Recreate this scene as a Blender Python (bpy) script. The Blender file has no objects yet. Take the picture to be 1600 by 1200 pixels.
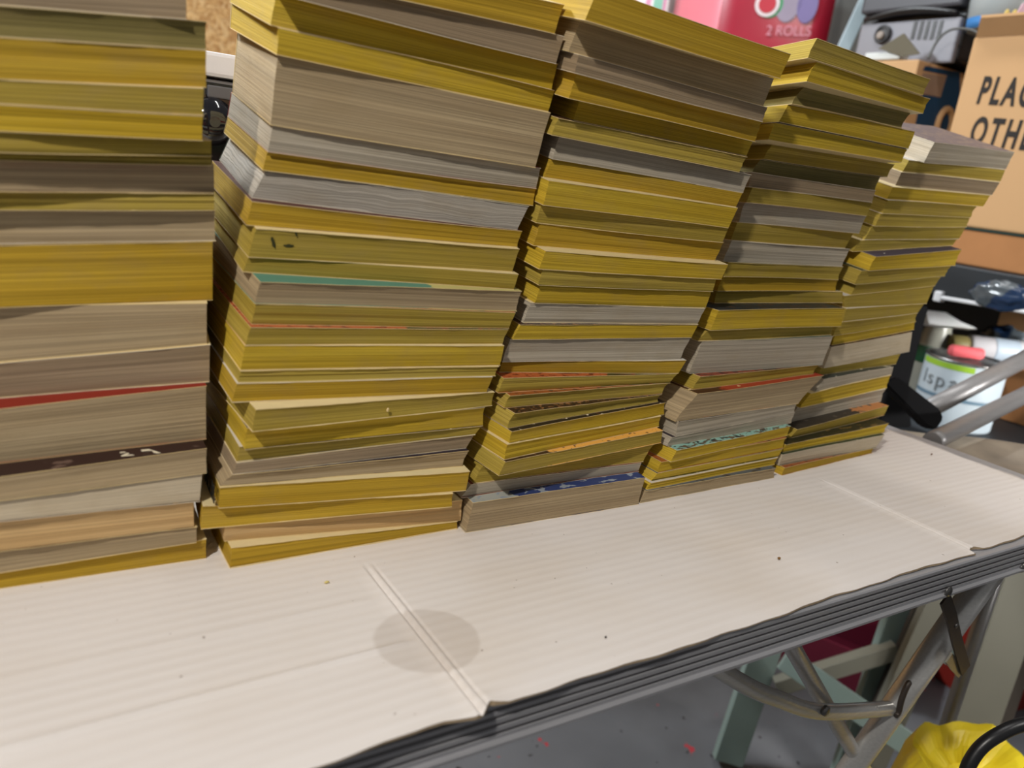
import bpy, bmesh, math, random
from mathutils import Vector, Matrix

ZT = 0.745            # height of the cardboard's upper face above the floor
F_PX = 1218.17        # focal length for a 1600 x 1200 frame
CAM_H=0.25296
CAM_AXES=[[0.838823, -0.531323, 0.118627], [-0.051648, -0.294587, -0.954228], [0.541949, 0.794301, -0.274548]]
STACKS={
 1:dict(x=(-0.09, 0.09),tilt=[0.009, 0.4193, -0.5083],
  planes=[(284.6,318.4),(280.5,300.9),(269.0,286.7),(249.4,268.9),(241.1,256.0),(229.0,243.3),(221.2,233.9),(216.1,229.0),(201.4,213.5),(190.6,204.3),(173.4,186.7),(143.1,153.4),(107.0,129.1),(91.9,106.3),(64.5,73.1),(51.4,58.3),(43.7,40.5),(25.5,23.5),(8.7,12.9),(0.3,0.1)],
  books=[(-93.3,-93.0,84.7,84.7,468.5,453.4),(-83.1,-83.2,94.8,94.9,447.0,456.2),(-83.8,-83.8,94.1,94.2,451.0,452.0),(-85.9,-85.8,92.3,92.0,455.5,448.4),(-86.8,-86.6,91.4,91.2,455.3,445.4),(-81.0,-80.9,97.0,97.1,452.4,451.4),(-80.0,-79.8,97.8,98.2,457.3,454.9),(-76.7,-76.8,101.0,101.5,458.5,463.1),(-76.9,-76.6,101.2,101.3,467.1,461.6),(-75.9,-75.3,102.2,102.5,473.3,464.3),(-77.0,-76.5,101.0,101.4,469.4,463.7),(-81.7,-79.6,97.1,97.4,480.9,458.5),(-80.6,-77.6,98.8,98.8,481.0,457.0),(-82.5,-81.4,95.8,96.2,459.1,451.6),(-84.1,-83.8,93.9,94.1,439.9,439.2),(-87.0,-86.6,91.8,90.6,442.1,440.1),(-90.9,-90.1,87.4,87.6,444.9,440.3),(-89.5,-88.3,89.0,89.1,448.2,440.7),(-83.3,-82.3,95.1,95.2,449.5,443.3)]),
 2:dict(x=(0.12, 0.3),tilt=[0.012, 0.7298, -0.376],
  planes=[(344.6,350.5),(330.7,332.3),(320.4,315.5),(304.9,299.1),(290.6,285.1),(253.5,248.8),(238.8,234.9),(228.4,223.5),(212.3,206.7),(198.8,195.4),(182.6,178.7),(173.5,167.8),(160.1,154.1),(147.9,142.5),(137.3,132.2),(123.0,117.3),(115.8,109.8),(103.5,98.8),(90.6,88.8),(76.1,74.7),(66.9,69.3),(59.6,58.8),(52.1,46.5),(38.3,31.4),(23.7,22.1),(13.0,5.3),(0.1,-0.1)],
  books=[(133.7,132.2,303.7,299.4,438.3,439.4),(130.9,128.9,307.8,304.5,442.4,441.4),(129.5,127.0,310.7,308.6,454.2,448.8),(131.1,130.5,313.0,310.4,452.8,452.0),(131.9,129.3,310.3,303.7,456.2,449.5),(130.8,128.7,310.2,309.1,457.5,453.0),(129.0,126.7,310.0,309.1,459.4,454.4),(128.7,121.6,303.9,297.1,461.3,452.2),(119.6,117.1,300.3,297.8,453.3,450.8),(120.9,117.1,297.6,293.8,448.8,447.2),(117.6,115.0,296.2,294.1,450.7,442.8),(120.5,118.1,299.2,297.0,435.2,440.9),(118.5,116.3,295.0,291.0,435.4,438.7),(114.8,112.3,289.6,286.0,431.0,436.7),(112.0,109.9,285.6,284.1,431.2,433.7),(109.9,109.0,282.5,281.0,431.2,433.0),(107.9,105.7,278.3,274.8,431.1,432.2),(116.1,114.7,281.7,280.5,420.4,432.7),(113.5,112.4,274.0,274.8,426.9,431.4),(110.8,109.2,273.4,269.3,432.3,431.9),(109.0,107.0,268.9,263.6,431.4,432.6),(106.9,100.4,264.0,259.8,431.5,428.9),(99.8,99.3,261.1,259.9,430.9,420.5),(91.5,90.6,249.2,249.3,436.2,419.3),(104.1,103.6,262.1,262.5,435.1,427.4),(106.1,105.6,259.4,260.3,427.0,427.3)]),
 3:dict(x=(0.3, 0.48),tilt=[0.0157, 0.6392, -0.5094],
  planes=[(364.2,356.5),(343.5,337.6),(323.8,317.7),(312.7,305.6),(297.0,290.5),(283.4,278.0),(272.1,265.1),(256.1,250.4),(243.4,238.3),(226.2,221.3),(212.7,209.3),(196.8,193.6),(184.0,180.6),(172.5,170.2),(158.7,156.2),(144.3,142.3),(133.7,131.1),(116.6,112.8),(108.0,101.6),(97.5,93.0),(88.3,84.5),(77.6,78.7),(68.2,67.2),(56.7,57.9),(46.5,46.7),(32.7,30.3),(23.7,24.4),(-0.1,-0.0)],
  books=[(311.1,304.4,487.5,481.0,416.4,411.4),(314.3,308.7,495.0,489.5,435.4,429.0),(312.8,311.7,493.0,490.6,429.8,427.9),(317.3,313.9,498.2,495.1,435.5,435.1),(333.7,330.5,503.8,499.9,450.4,445.2),(315.3,311.2,494.3,489.4,446.0,439.7),(322.0,319.0,509.8,504.4,452.1,445.3),(319.7,315.1,502.8,498.8,454.3,444.6),(313.3,311.1,498.8,492.6,445.0,442.7),(313.2,310.9,494.4,491.0,450.5,444.5),(314.5,311.5,496.1,490.3,450.9,448.1),(314.4,310.6,496.4,492.0,439.9,439.2),(314.5,312.5,488.2,487.3,440.9,441.4),(316.0,313.3,488.0,485.2,443.0,443.7),(310.9,306.7,482.4,477.5,444.5,441.9),(301.9,296.7,477.2,472.4,440.7,441.3),(295.7,291.4,472.7,465.4,442.1,442.2),(292.7,291.2,469.8,463.5,444.4,439.7),(288.7,285.1,462.5,455.7,433.5,440.0),(292.0,288.2,454.7,449.2,427.9,440.2),(291.2,286.7,447.8,446.0,418.8,439.7),(287.7,286.5,452.5,453.7,414.0,437.7),(284.5,283.6,448.5,448.0,413.4,436.0),(282.9,278.7,446.3,446.2,410.8,428.9),(277.7,271.2,439.3,430.2,429.6,428.8),(268.5,262.0,427.2,425.4,429.0,427.5),(266.7,263.3,423.1,420.9,419.9,416.5)]),
 4:dict(x=(0.51, 0.69),tilt=[0.0139, -0.0516, -0.8691],
  planes=[(366.4,363.9),(351.2,350.1),(335.6,335.9),(321.5,322.0),(307.0,306.3),(293.0,293.1),(279.9,280.5),(268.4,267.7),(255.5,256.1),(242.8,243.0),(226.0,225.3),(210.1,209.7),(192.4,191.9),(179.2,179.4),(165.7,167.3),(153.5,156.3),(136.4,137.8),(126.0,128.1),(98.1,100.6),(87.2,91.3),(64.0,64.3),(52.0,58.4),(43.3,45.8),(33.4,36.2),(23.7,25.9),(17.0,17.0),(10.6,9.3),(-0.1,-0.0)],
  books=[(529.4,523.7,701.4,696.4,425.0,432.6),(537.3,530.0,714.2,709.1,426.8,436.0),(546.1,535.8,700.0,691.9,441.0,442.6),(534.8,528.3,714.4,711.2,443.8,442.7),(528.8,524.0,714.5,710.2,447.6,446.0),(550.7,543.6,724.4,717.8,464.9,461.4),(543.4,536.8,717.7,714.8,468.4,468.9),(533.8,533.4,708.3,707.6,466.0,464.1),(536.2,532.2,712.8,709.0,464.3,467.4),(537.7,535.3,713.8,708.9,470.6,470.8),(532.4,529.0,707.4,699.8,470.1,476.1),(525.0,519.2,695.4,689.6,465.3,467.9),(520.7,519.6,690.3,688.1,461.1,467.3),(522.4,517.8,689.2,689.6,463.9,468.1),(523.3,523.4,699.4,701.8,470.0,466.9),(500.7,495.8,671.2,672.2,443.6,442.2),(498.8,488.7,667.7,667.5,448.6,447.5),(494.0,485.3,664.9,658.3,448.6,443.2),(490.0,483.1,654.5,649.0,439.1,443.9),(478.9,458.4,656.2,627.4,428.8,437.5),(461.5,461.3,625.9,625.2,427.7,438.0),(456.9,453.3,625.6,624.1,427.9,437.9),(455.6,451.3,615.8,614.6,418.6,432.2),(444.4,441.9,609.3,608.2,421.5,428.9),(440.5,435.9,605.3,601.9,421.1,427.6),(433.1,429.8,599.7,596.8,418.4,426.1),(428.2,424.1,591.3,591.6,417.7,420.1)]),
 5:dict(x=(0.74, 0.92),tilt=[0.007, 0.6512, 0.3183],
  planes=[(309.7,318.3),(290.1,298.5),(278.6,286.4),(265.6,271.7),(252.8,259.8),(239.6,246.5),(226.7,235.8),(212.5,222.6),(202.2,214.5),(187.3,197.2),(174.4,184.6),(162.5,173.3),(148.6,150.9),(135.6,141.0),(122.6,130.9),(112.1,121.7),(89.9,98.1),(80.5,82.4),(69.0,76.2),(54.1,59.6),(40.1,47.1),(29.7,34.2),(20.1,22.3),(6.6,5.8),(-0.1,0.0)],
  books=[(810.6,801.0,980.5,973.0,478.4,481.8),(784.4,778.4,965.1,961.8,484.9,478.6),(774.3,769.7,953.8,945.1,483.6,475.2),(754.9,749.3,939.9,932.0,476.3,474.5),(748.6,745.1,921.2,915.0,474.2,476.2),(743.8,739.2,916.9,915.0,475.2,477.9),(739.7,732.0,916.5,909.4,478.6,479.4),(723.7,716.6,910.6,904.7,478.1,482.0),(732.2,725.8,898.9,894.6,461.7,468.0),(717.4,711.2,888.2,881.0,464.0,469.0),(719.1,713.4,886.3,877.6,466.8,475.0),(702.6,707.4,877.0,871.6,466.3,475.8),(707.1,706.2,870.1,862.0,463.6,477.5),(705.5,696.7,863.2,865.4,464.4,478.8),(702.6,701.8,866.6,869.3,466.4,480.8),(696.5,692.2,858.9,863.5,462.9,476.2),(692.0,690.2,849.7,845.5,465.7,477.8),(686.4,676.8,830.5,830.6,456.0,471.0),(668.7,657.1,828.2,826.8,455.1,470.4),(657.3,653.4,822.1,818.8,458.1,468.4),(640.6,631.8,814.9,811.0,441.1,456.2),(614.2,612.4,792.4,788.2,431.4,438.6),(607.6,606.1,781.8,772.3,427.7,433.9),(607.7,604.7,771.3,768.1,421.8,434.9)]),
}

C = bpy.context.scene.collection
AX = [Vector(a) for a in CAM_AXES]          # camera right, down, forward
CAM = Vector((0, 0, ZT + CAM_H))

def P(x, y, d):
    """point seen at pixel x, y of the 1600x1200 photograph, d metres in front of the camera"""
    return CAM + AX[0] * ((x - 800) / F_PX * d) + AX[1] * ((y - 600) / F_PX * d) + AX[2] * d

def on_z(x, y, z):
    r = P(x, y, 1) - CAM
    return CAM + r * ((z - CAM.z) / r.z)

def on_y(x, y, Y):
    r = P(x, y, 1) - CAM
    return CAM + r * (Y / r.y)

def on_x(x, y, X):
    r = P(x, y, 1) - CAM
    return CAM + r * (X / r.x)

# ------------------------------------------------------------------ materials
def srgb(r, g, b):
    f = lambda c: (c / 255 / 12.92) if c / 255 <= .04045 else ((c / 255 + .055) / 1.055) ** 2.4
    return (f(r), f(g), f(b), 1)

class NT:
    def __init__(s, name, rough=.6, metal=0.0, spec=.3):
        s.m = bpy.data.materials.new(name); s.m.use_nodes = True
        s.t = s.m.node_tree; s.n = s.t.nodes; s.l = s.t.links
        s.b = s.n['Principled BSDF']
        s.b.inputs['Roughness'].default_value = rough
        s.b.inputs['Metallic'].default_value = metal
        s.b.inputs['Specular IOR Level'].default_value = spec
    def put(s, sock, v):
        if hasattr(v, 'is_output'): s.l.new(v, sock)
        else: sock.default_value = v
    def coord(s, kind='Object'):
        return s.n.new('ShaderNodeTexCoord').outputs[kind]
    def map(s, vec, scale=(1, 1, 1), loc=(0, 0, 0), rot=(0, 0, 0)):
        k = s.n.new('ShaderNodeMapping'); s.l.new(vec, k.inputs['Vector'])
        s.put(k.inputs['Scale'], scale); s.put(k.inputs['Location'], loc); k.inputs['Rotation'].default_value = rot
        return k.outputs[0]
    def noise(s, vec, scale, detail=2, rough=.5, dist=0):
        k = s.n.new('ShaderNodeTexNoise'); s.l.new(vec, k.inputs['Vector'])
        k.inputs['Scale'].default_value = scale; k.inputs['Detail'].default_value = detail
        k.inputs['Roughness'].default_value = rough; k.inputs['Distortion'].default_value = dist
        return k.outputs['Fac']
    def ramp(s, fac, stops):
        k = s.n.new('ShaderNodeValToRGB'); s.l.new(fac, k.inputs[0]); e = k.color_ramp.elements
        while len(e) < len(stops): e.new(.5)
        for q, (p, c) in zip(e, stops):
            q.position = p; q.color = c if isinstance(c, (tuple, list)) else (c, c, c, 1)
        return k.outputs[0]
    def mix(s, fac, a, b, mode='MIX'):
        k = s.n.new('ShaderNodeMix'); k.data_type = 'RGBA'; k.blend_type = mode
        s.put(k.inputs['Factor'], fac); s.put(k.inputs[6], a); s.put(k.inputs[7], b)
        return k.outputs[2]
    def math(s, op, a, b=0.0):
        k = s.n.new('ShaderNodeMath'); k.operation = op
        s.put(k.inputs[0], a); s.put(k.inputs[1], b)
        return k.outputs[0]
    def sep(s, vec):
        k = s.n.new('ShaderNodeSeparateXYZ'); s.l.new(vec, k.inputs[0]); return k.outputs
    def comb(s, x, y, z):
        k = s.n.new('ShaderNodeCombineXYZ')
        for i, v in enumerate((x, y, z)): s.put(k.inputs[i], v)
        return k.outputs[0]
    def rnd(s):
        return s.n.new('ShaderNodeObjectInfo').outputs['Random']
    def bump(s, h, strength=.3, dist=.001):
        k = s.n.new('ShaderNodeBump'); s.l.new(h, k.inputs['Height'])
        k.inputs['Strength'].default_value = strength; k.inputs['Distance'].default_value = dist
        s.l.new(k.outputs[0], s.b.inputs['Normal'])
    def color(s, v):
        s.put(s.b.inputs['Base Color'], v); return s.m

def lerpc(a, b, t): return tuple(a[i] + (b[i] - a[i]) * t for i in range(3)) + (1,)
def mulc(a, k): return tuple(min(.95, a[i] * k) for i in range(3)) + (1,)

def plain(name, col, rough=.6, metal=0.0, spec=.3, var=.12, scale=14):
    """one colour with a soft mottled wear pattern"""
    k = NT(name, rough, metal, spec); n = k.noise(k.coord(), scale, 4)
    k.color(k.mix(n, mulc(col, 1 - var), mulc(col, 1 + var)))
    k.bump(k.noise(k.coord(), scale * 12, 2), .08, .001)
    return k.m

def pages_mat(name, a, b, wavy=0.0, faint=1.0):
    """page edges: fine lines along the book, broad bands of dye, a few foxing spots"""
    k = NT(name, .75, 0, .2)
    r = k.rnd(); uv = k.coord('UV')
    x, y, _ = k.sep(uv)
    if wavy:
        w = k.noise(k.map(uv, (18, 45, 1)), 1.6, 2)
        y = k.math('ADD', y, k.math('MULTIPLY', k.math('SUBTRACT', w, .5), wavy))
    off = k.math('MULTIPLY', r, 37.0)
    v = k.comb(x, y, off)
    fine = k.noise(k.map(v, (5, 1500, 1)), 1, 3, .6)
    mid = k.noise(k.map(v, (3, 330, 1)), 1, 3, .6)
    band = k.noise(k.map(v, (5, 90, 1)), 1, 2)
    blot = k.noise(k.map(v, (26, 60, 1)), 1, 4, .6)
    c = k.mix(k.ramp(band, [(.32, 0.0), (.68, 1.0)]), a, b)
    c = k.mix(k.math('MULTIPLY', k.ramp(blot, [(.5, 0.0), (.72, 1.0)]), .45), c, lerpc(a, (.42, .30, .15), .6))
    c = k.mix(k.math('MULTIPLY', k.ramp(mid, [(.52, 0.0), (.7, 1.0)]), .38 * faint), c, mulc(a, .55))
    c = k.mix(k.math('MULTIPLY', k.ramp(fine, [(.42, 1.0), (.56, 0.0)]), .42 * faint), c, mulc(a, .45))
    c = k.mix(k.math('MULTIPLY', k.ramp(fine, [(.6, 0.0), (.72, 1.0)]), .35 * faint), c, mulc(b, 1.35))
    c = k.mix(k.math('MULTIPLY', r, .22), c, mulc(a, .72))
    k.bump(k.math('ADD', fine, k.math('MULTIPLY', mid, 1.2)), .55 if not wavy else .9, .0006)
    return k.color(c)

PG = {}
def pgs(code, a, b, **kw): PG[code] = pages_mat('pages_' + code, a + (1,), b + (1,), **kw)
pgs('yellow', (.57, .37, .024), (.69, .485, .05))
pgs('amber', (.52, .32, .024), (.60, .39, .040))
pgs('olive', (.43, .305, .045), (.53, .395, .078))
pgs('dark_olive', (.23, .185, .060), (.30, .24, .075))
pgs('tan', (.43, .32, .185), (.53, .41, .245))
pgs('brown', (.34, .25, .155), (.42, .315, .20))
pgs('grey', (.47, .405, .305), (.58, .51, .40))
pgs('cream', (.60, .50, .35), (.70, .60, .44), faint=.6)
pgs('orange_tan', (.60, .38, .165), (.68, .46, .22), faint=.6)
pgs('wavy_grey', (.46, .41, .34), (.66, .60, .51), wavy=.007)

def art(name, a, blot=None, scale=30, th=.56, split=None, b=None, seed=0, rough=.45, aniso=(1, 1)):
    """printed cover: ground colour, printed patches, an optional second ground beyond u = split"""
    k = NT(name, rough, 0, .4); uv = k.coord('UV'); v = k.map(uv, (aniso[0], aniso[1], 1), (seed, seed * .7, 0))
    c = k.mix(k.noise(v, scale * .4, 3), mulc(a, .85), mulc(a, 1.1))
    if split is not None:
        x = k.sep(uv)[0]; n = k.noise(v, 20, 2)
        f = k.ramp(k.math('ADD', x, k.math('MULTIPLY', n, .12)), [(split + .055, 0.0), (split + .065, 1.0)])
        c = k.mix(f, c, b)
    if blot:
        for i, q in enumerate(blot):
            n = k.noise(k.map(v, (1, 1, 1), (i * 3.1, i * 5.7, 0)), scale * (1 + .5 * i), 3)
            c = k.mix(k.ramp(n, [(th, 0.0), (th + .025, 1.0)]), c, q)
    return k.color(c)

W_ = srgb(226, 216, 190)
ART = {
 'cream': art('cover_cream', srgb(233, 214, 164)),
 'white': art('cover_white', srgb(215, 210, 200)),
 'navy': art('cover_navy', srgb(38, 45, 70), [W_], 22, .66),
 'brown': art('cover_brown', srgb(84, 56, 36), [srgb(200, 160, 90)], 20, .64),
 'green': art('cover_dark_green', srgb(45, 62, 45), [W_], 26, .66),
 'dusty': art('cover_dusty_red', srgb(122, 52, 40), [srgb(220, 180, 120)], 18, .64),
 'black': art('cover_black', srgb(33, 29, 28), [W_], 24, .67),
 'red': art('cover_red', srgb(142, 40, 26), [srgb(190, 130, 100)], 14, .72),
 'crimson': art('cover_crimson', srgb(172, 38, 36)),
 'dark_brown': art('cover_dark_brown', srgb(50, 29, 26), [srgb(104, 82, 72)], 7, .62, seed=3.2),
 'maroon': art('cover_maroon', srgb(84, 42, 34), [srgb(205, 170, 130)], 16, .7),
 'teal': art('cover_teal', srgb(88, 138, 120), None, 30, .56, .62, srgb(196, 186, 120), seed=2),
 'teal_edge': art('cover_slate_teal', srgb(70, 100, 96), [W_], 30, .68),
 'orange_art': art('cover_orange_picture', srgb(186, 96, 52), [srgb(120, 46, 22)], 26, .55, .56, srgb(70, 66, 30)),
 'rust': art('cover_rust', srgb(158, 88, 40), [srgb(84, 48, 22)], 22, .56),
 'umber': art('cover_umber', srgb(62, 38, 22), [srgb(150, 104, 62), srgb(30, 22, 16)], 30, .56),
 'dark_letters': art('cover_dark_patches', srgb(38, 28, 20), [srgb(112, 62, 36), srgb(232, 222, 196)], 16, .66, aniso=(1, .5)),
 'half_orange': art('cover_half_orange', srgb(58, 36, 20), [srgb(120, 84, 50)], 30, .6, .26, srgb(240, 178, 86)),
 'blue': art('cover_blue_picture', srgb(176, 178, 170), [srgb(150, 160, 170)], 14, .56, .22, srgb(50, 66, 116), seed=1.3),
 'dark_multi': art('cover_dark_multicoloured', srgb(40, 44, 46), [srgb(84, 58, 40), srgb(30, 52, 70)], 14, .58),
 'red_brown': art('cover_red_brown_picture', srgb(150, 72, 46), [srgb(80, 34, 22)], 18, .5, .5, srgb(48, 36, 26)),
 'red_letters': art('cover_red_with_cream_patches', srgb(70, 36, 22), [srgb(232, 208, 150)], 13, .66, .2, srgb(164, 58, 36), seed=4.4),
 'indigo': art('cover_indigo', srgb(44, 36, 48), [srgb(140, 120, 120)], 10, .7),
 'aqua': art('cover_aqua_picture', srgb(146, 190, 176), [srgb(46, 48, 44), srgb(100, 84, 60)], 16, .54),
 'mauve': art('cover_mauve_grey', srgb(120, 104, 104), [srgb(150, 128, 112)], 12, .55),
 'indigo_white': art('cover_indigo_white_patch', srgb(64, 58, 78), [srgb(226, 222, 214)], 12, .7, seed=2.2),
 'slate_torn': art('cover_slate_torn_white', srgb(64, 70, 66), [srgb(220, 212, 190)], 9, .6),
 'charcoal_orange': art('cover_charcoal_orange_patch', srgb(52, 46, 38), [srgb(96, 86, 72)], 12, .6, .66, srgb(196, 130, 74)),
 'moss': art('cover_moss', srgb(40, 40, 24), [srgb(112, 88, 44)], 18, .6, seed=5),
 'slate': art('cover_slate', srgb(90, 98, 104), [srgb(60, 50, 44)], 14, .56),
}
EDGE = plain('cover_paper_edge', srgb(234, 208, 152), .8, 0, .2, .15, 60)
EDGE_W = plain('cover_paper_edge_pale', srgb(228, 214, 190), .8, 0, .2, .15, 60)
INK = plain('cream_print', srgb(232, 222, 196), .6, 0, .3, .05)
INKBLACK = plain('black_ink', srgb(24, 24, 22), .6, 0, .3, .05)

# ------------------------------------------------------------------ mesh helpers
def link(name, bm, mats, parent=None, smooth=False, recalc=True):
    if recalc: bmesh.ops.recalc_face_normals(bm, faces=bm.faces)
    me = bpy.data.meshes.new(name); bm.to_mesh(me); bm.free()
    for m in (mats if isinstance(mats, (list, tuple)) else [mats]): me.materials.append(m)
    if smooth:
        for f in me.polygons: f.use_smooth = True
    o = bpy.data.objects.new(name, me); C.objects.link(o)
    if parent: o.parent = parent; o.location = -parent.location
    return o

def sub(o, part):
    """hang a piece under a part that itself belongs to a thing"""
    o.parent = part; o.location = (0, 0, 0); return o

def thing(name, label, cat, loc, group=None):
    o = bpy.data.objects.new(name, None); C.objects.link(o); o.location = loc
    o.empty_display_size = .02
    o['label'] = label; o['category'] = cat
    if group: o['group'] = group
    return o

def tag(o, label, cat, group=None, kind=None):
    if label: o['label'] = label
    if cat: o['category'] = cat
    if group: o['group'] = group
    if kind: o['kind'] = kind
    return o

def struct(o): o['kind'] = 'structure'; return o

def rebase(o, loc):
    """move an object's origin to loc without moving its mesh"""
    loc = Vector(loc)
    o.data.transform(Matrix.Translation(-loc)); o.location = loc; return o

def box(bm, c, s, rot=None, bev=0.0):
    r = bmesh.ops.create_cube(bm, size=1); vs = r['verts']
    M = Matrix.Translation(Vector(c)) @ ((rot.to_4x4() if rot is not None else Matrix.Identity(4)) @ Matrix.Diagonal(Vector(s)).to_4x4())
    bmesh.ops.transform(bm, matrix=M, verts=vs)
    if bev:
        es = list({e for v in vs for e in v.link_edges})
        bmesh.ops.bevel(bm, geom=es, offset=bev, segments=2, affect='EDGES', profile=.6)

def frame(x, up=Vector((0, 0, 1))):
    """3x3 with columns: x, y, z where x is given, z close to up"""
    x = Vector(x).normalized(); y = Vector(up).cross(x).normalized(); z = x.cross(y)
    return Matrix((x, y, z)).transposed()

def tube(bm, pts, r, seg=16, caps=True):
    pts = [Vector(p) for p in pts]; n = len(pts); rings = []
    up = Vector((0, 0, 1))
    prev = None
    for i, p in enumerate(pts):
        t = (pts[min(i + 1, n - 1)] - pts[max(i - 1, 0)]).normalized()
        a = t.cross(prev if prev is not None else (up if abs(t.z) < .9 else Vector((1, 0, 0))))
        if a.length < 1e-6: a = t.orthogonal()
        a.normalize(); b = a.cross(t).normalized(); prev = b
        rr = r[i] if isinstance(r, (list, tuple)) else r
        rings.append([bm.verts.new(p + (a * math.cos(k * math.tau / seg) + b * math.sin(k * math.tau / seg)) * rr) for k in range(seg)])
    for i in range(n - 1):
        for k in range(seg):
            f = bm.faces.new((rings[i][k], rings[i][(k + 1) % seg], rings[i + 1][(k + 1) % seg], rings[i + 1][k])); f.smooth = True
    if caps:
        bm.faces.new(rings[0]); bm.faces.new(rings[-1])

def spline(pts, n=8):
    pts = [Vector(p) for p in pts]; out = []
    for i in range(len(pts) - 1):
        p0 = pts[max(i - 1, 0)]; p1 = pts[i]; p2 = pts[i + 1]; p3 = pts[min(i + 2, len(pts) - 1)]
        for k in range(n):
            t = k / n
            out.append(.5 * ((2 * p1) + (p2 - p0) * t + (2 * p0 - 5 * p1 + 4 * p2 - p3) * t * t + (3 * p1 - p0 - 3 * p2 + p3) * t ** 3))
    out.append(pts[-1]); return out

def prism(bm, outline, d):
    """closed outline (3-D points, planar) extruded along vector d"""
    d = Vector(d); a = [bm.verts.new(Vector(p)) for p in outline]; b = [bm.verts.new(Vector(p) + d) for p in outline]
    n = len(a); bm.faces.new(a); bm.faces.new(b[::-1])
    for i in range(n): bm.faces.new((a[i], a[(i + 1) % n], b[(i + 1) % n], b[i]))

def lathe(bm, prof, c, axis=Vector((0, 0, 1)), seg=40):
    axis = Vector(axis).normalized(); a = axis.orthogonal().normalized(); b = axis.cross(a); c = Vector(c); rings = []
    for r, h in prof:
        rings.append([bm.verts.new(c + axis * h + (a * math.cos(k * math.tau / seg) + b * math.sin(k * math.tau / seg)) * r) for k in range(seg)])
    for i in range(len(rings) - 1):
        for k in range(seg):
            f = bm.faces.new((rings[i][k], rings[i][(k + 1) % seg], rings[i + 1][(k + 1) % seg], rings[i + 1][k])); f.smooth = True
    bm.faces.new(rings[0]); bm.faces.new(rings[-1])

def text_mesh(name, body, size, M, mat, parent, depth=.00015, sx=1.0, bold=0.0, align='CENTER', gap=1.0):
    cu = bpy.data.curves.new(name, 'FONT'); cu.body = body; cu.size = size; cu.extrude = depth; cu.offset = bold
    cu.align_x = align; cu.space_character = gap; cu.align_y = 'CENTER'
    t = bpy.data.objects.new(name, cu); C.objects.link(t)
    dg = bpy.context.evaluated_depsgraph_get()
    me = bpy.data.meshes.new_from_object(t.evaluated_get(dg))
    bpy.data.objects.remove(t); bpy.data.curves.remove(cu)
    me.transform(Matrix.Diagonal((sx, 1, 1, 1))); me.transform(M)
    me.materials.clear(); me.materials.append(mat); me.name = name
    o = bpy.data.objects.new(name, me); C.objects.link(o)
    if parent: o.parent = parent; o.location = -parent.location
    return o

# ------------------------------------------------------------------ the books
CODE = {'Y': 'yellow', 'O': 'amber', 'L': 'olive', 'D': 'dark_olive', 'T': 'tan', 'M': 'brown', 'G': 'grey', 'C': 'cream', 'A': 'orange_tan', 'W': 'wavy_grey'}
WORDS = {'Y': 'bright yellow', 'O': 'amber yellow', 'L': 'olive yellow', 'D': 'dark olive', 'T': 'tan', 'M': 'brown', 'G': 'grey', 'C': 'cream', 'A': 'orange tan', 'W': 'wavy grey'}
EDGES = {1: 'M D O L Y L L T L T O T M T T C A T O', 2: 'O M Y Y T G O W O L L T L L Y L O L Y L M T O O A O',
         3: 'O T M O Y L G O Y L O Y L Y G Y G O L L L Y Y L L G T', 4: 'L Y D Y Y L D M L G L G L O L Y L G L T G G Y Y Y Y T',
         5: 'G L M Y L L L L Y L L L L L Y C L G Y G L Y C O'}
EDGES = {k: v.split() for k, v in EDGES.items()}
COVERS = {1: {13: 'red', 14: 'dark_brown', 12: 'cream', 11: 'cream', 9: 'white', 18: 'cream'},
          2: {2: 'cream', 3: 'cream', 4: 'cream', 5: 'crimson', 6: 'cream', 8: 'maroon', 9: 'cream', 10: 'cream', 11: 'teal', 12: 'rust', 13: 'orange_art', 14: 'cream', 17: 'cream', 22: 'cream', 25: 'cream', 21: 'indigo'},
          3: {5: 'brown', 6: 'black', 8: 'cream', 9: 'cream', 10: 'cream', 11: 'cream', 15: 'umber', 14: 'cream', 17: 'white', 18: 'orange_art', 19: 'rust', 20: 'umber', 21: 'dark_letters', 22: 'cream', 23: 'half_orange', 26: 'blue'},
          4: {0: 'cream', 1: 'cream', 9: 'cream', 14: 'cream', 15: 'dark_multi', 17: 'teal_edge', 18: 'red_brown', 19: 'red_letters', 20: 'indigo', 21: 'indigo', 22: 'aqua', 23: 'rust', 26: 'slate'},
          5: {0: 'mauve', 3: 'cream', 5: 'white', 6: 'white', 8: 'indigo_white', 10: 'cream', 14: 'cream', 15: 'umber', 17: 'slate_torn', 20: 'charcoal_orange', 21: 'moss', 22: 'green', 23: 'rust'}}
NOTE = {(1, 13): 'red cover showing', (1, 14): 'dark brown lettered cover', (2, 4): 'very fat block', (2, 5): 'crimson cover line', (2, 8): 'maroon cover strip',
        (2, 11): 'teal cover showing', (2, 13): 'orange picture cover', (2, 17): 'pale cream cover wedge', (3, 11): 'pale cream cover strip', (3, 18): 'orange picture cover',
        (3, 19): 'rust brown cover', (3, 21): 'dark cover with white marks', (3, 23): 'half orange cover', (3, 26): 'blue picture cover', (4, 15): 'dark multicoloured cover',
        (4, 18): 'red brown picture cover', (4, 19): 'red and cream cover', (4, 22): 'aqua picture cover', (5, 0): 'mauve grey cover on top', (5, 8): 'indigo cover strip',
        (5, 17): 'torn slate cover', (5, 20): 'charcoal and orange cover', (5, 21): 'mossy dark cover', (2, 9): 'dark ink smudge', (2, 22): 'black stamped letters'}
ORD = ['', '', 'second', 'third', 'fourth', 'fifth', 'sixth', 'seventh', 'eighth', 'ninth', 'tenth', 'eleventh', 'twelfth', 'thirteenth', 'fourteenth', 'fifteenth']
STK = {1: 'leftmost', 2: 'second', 3: 'third', 4: 'fourth', 5: 'rightmost'}
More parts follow.
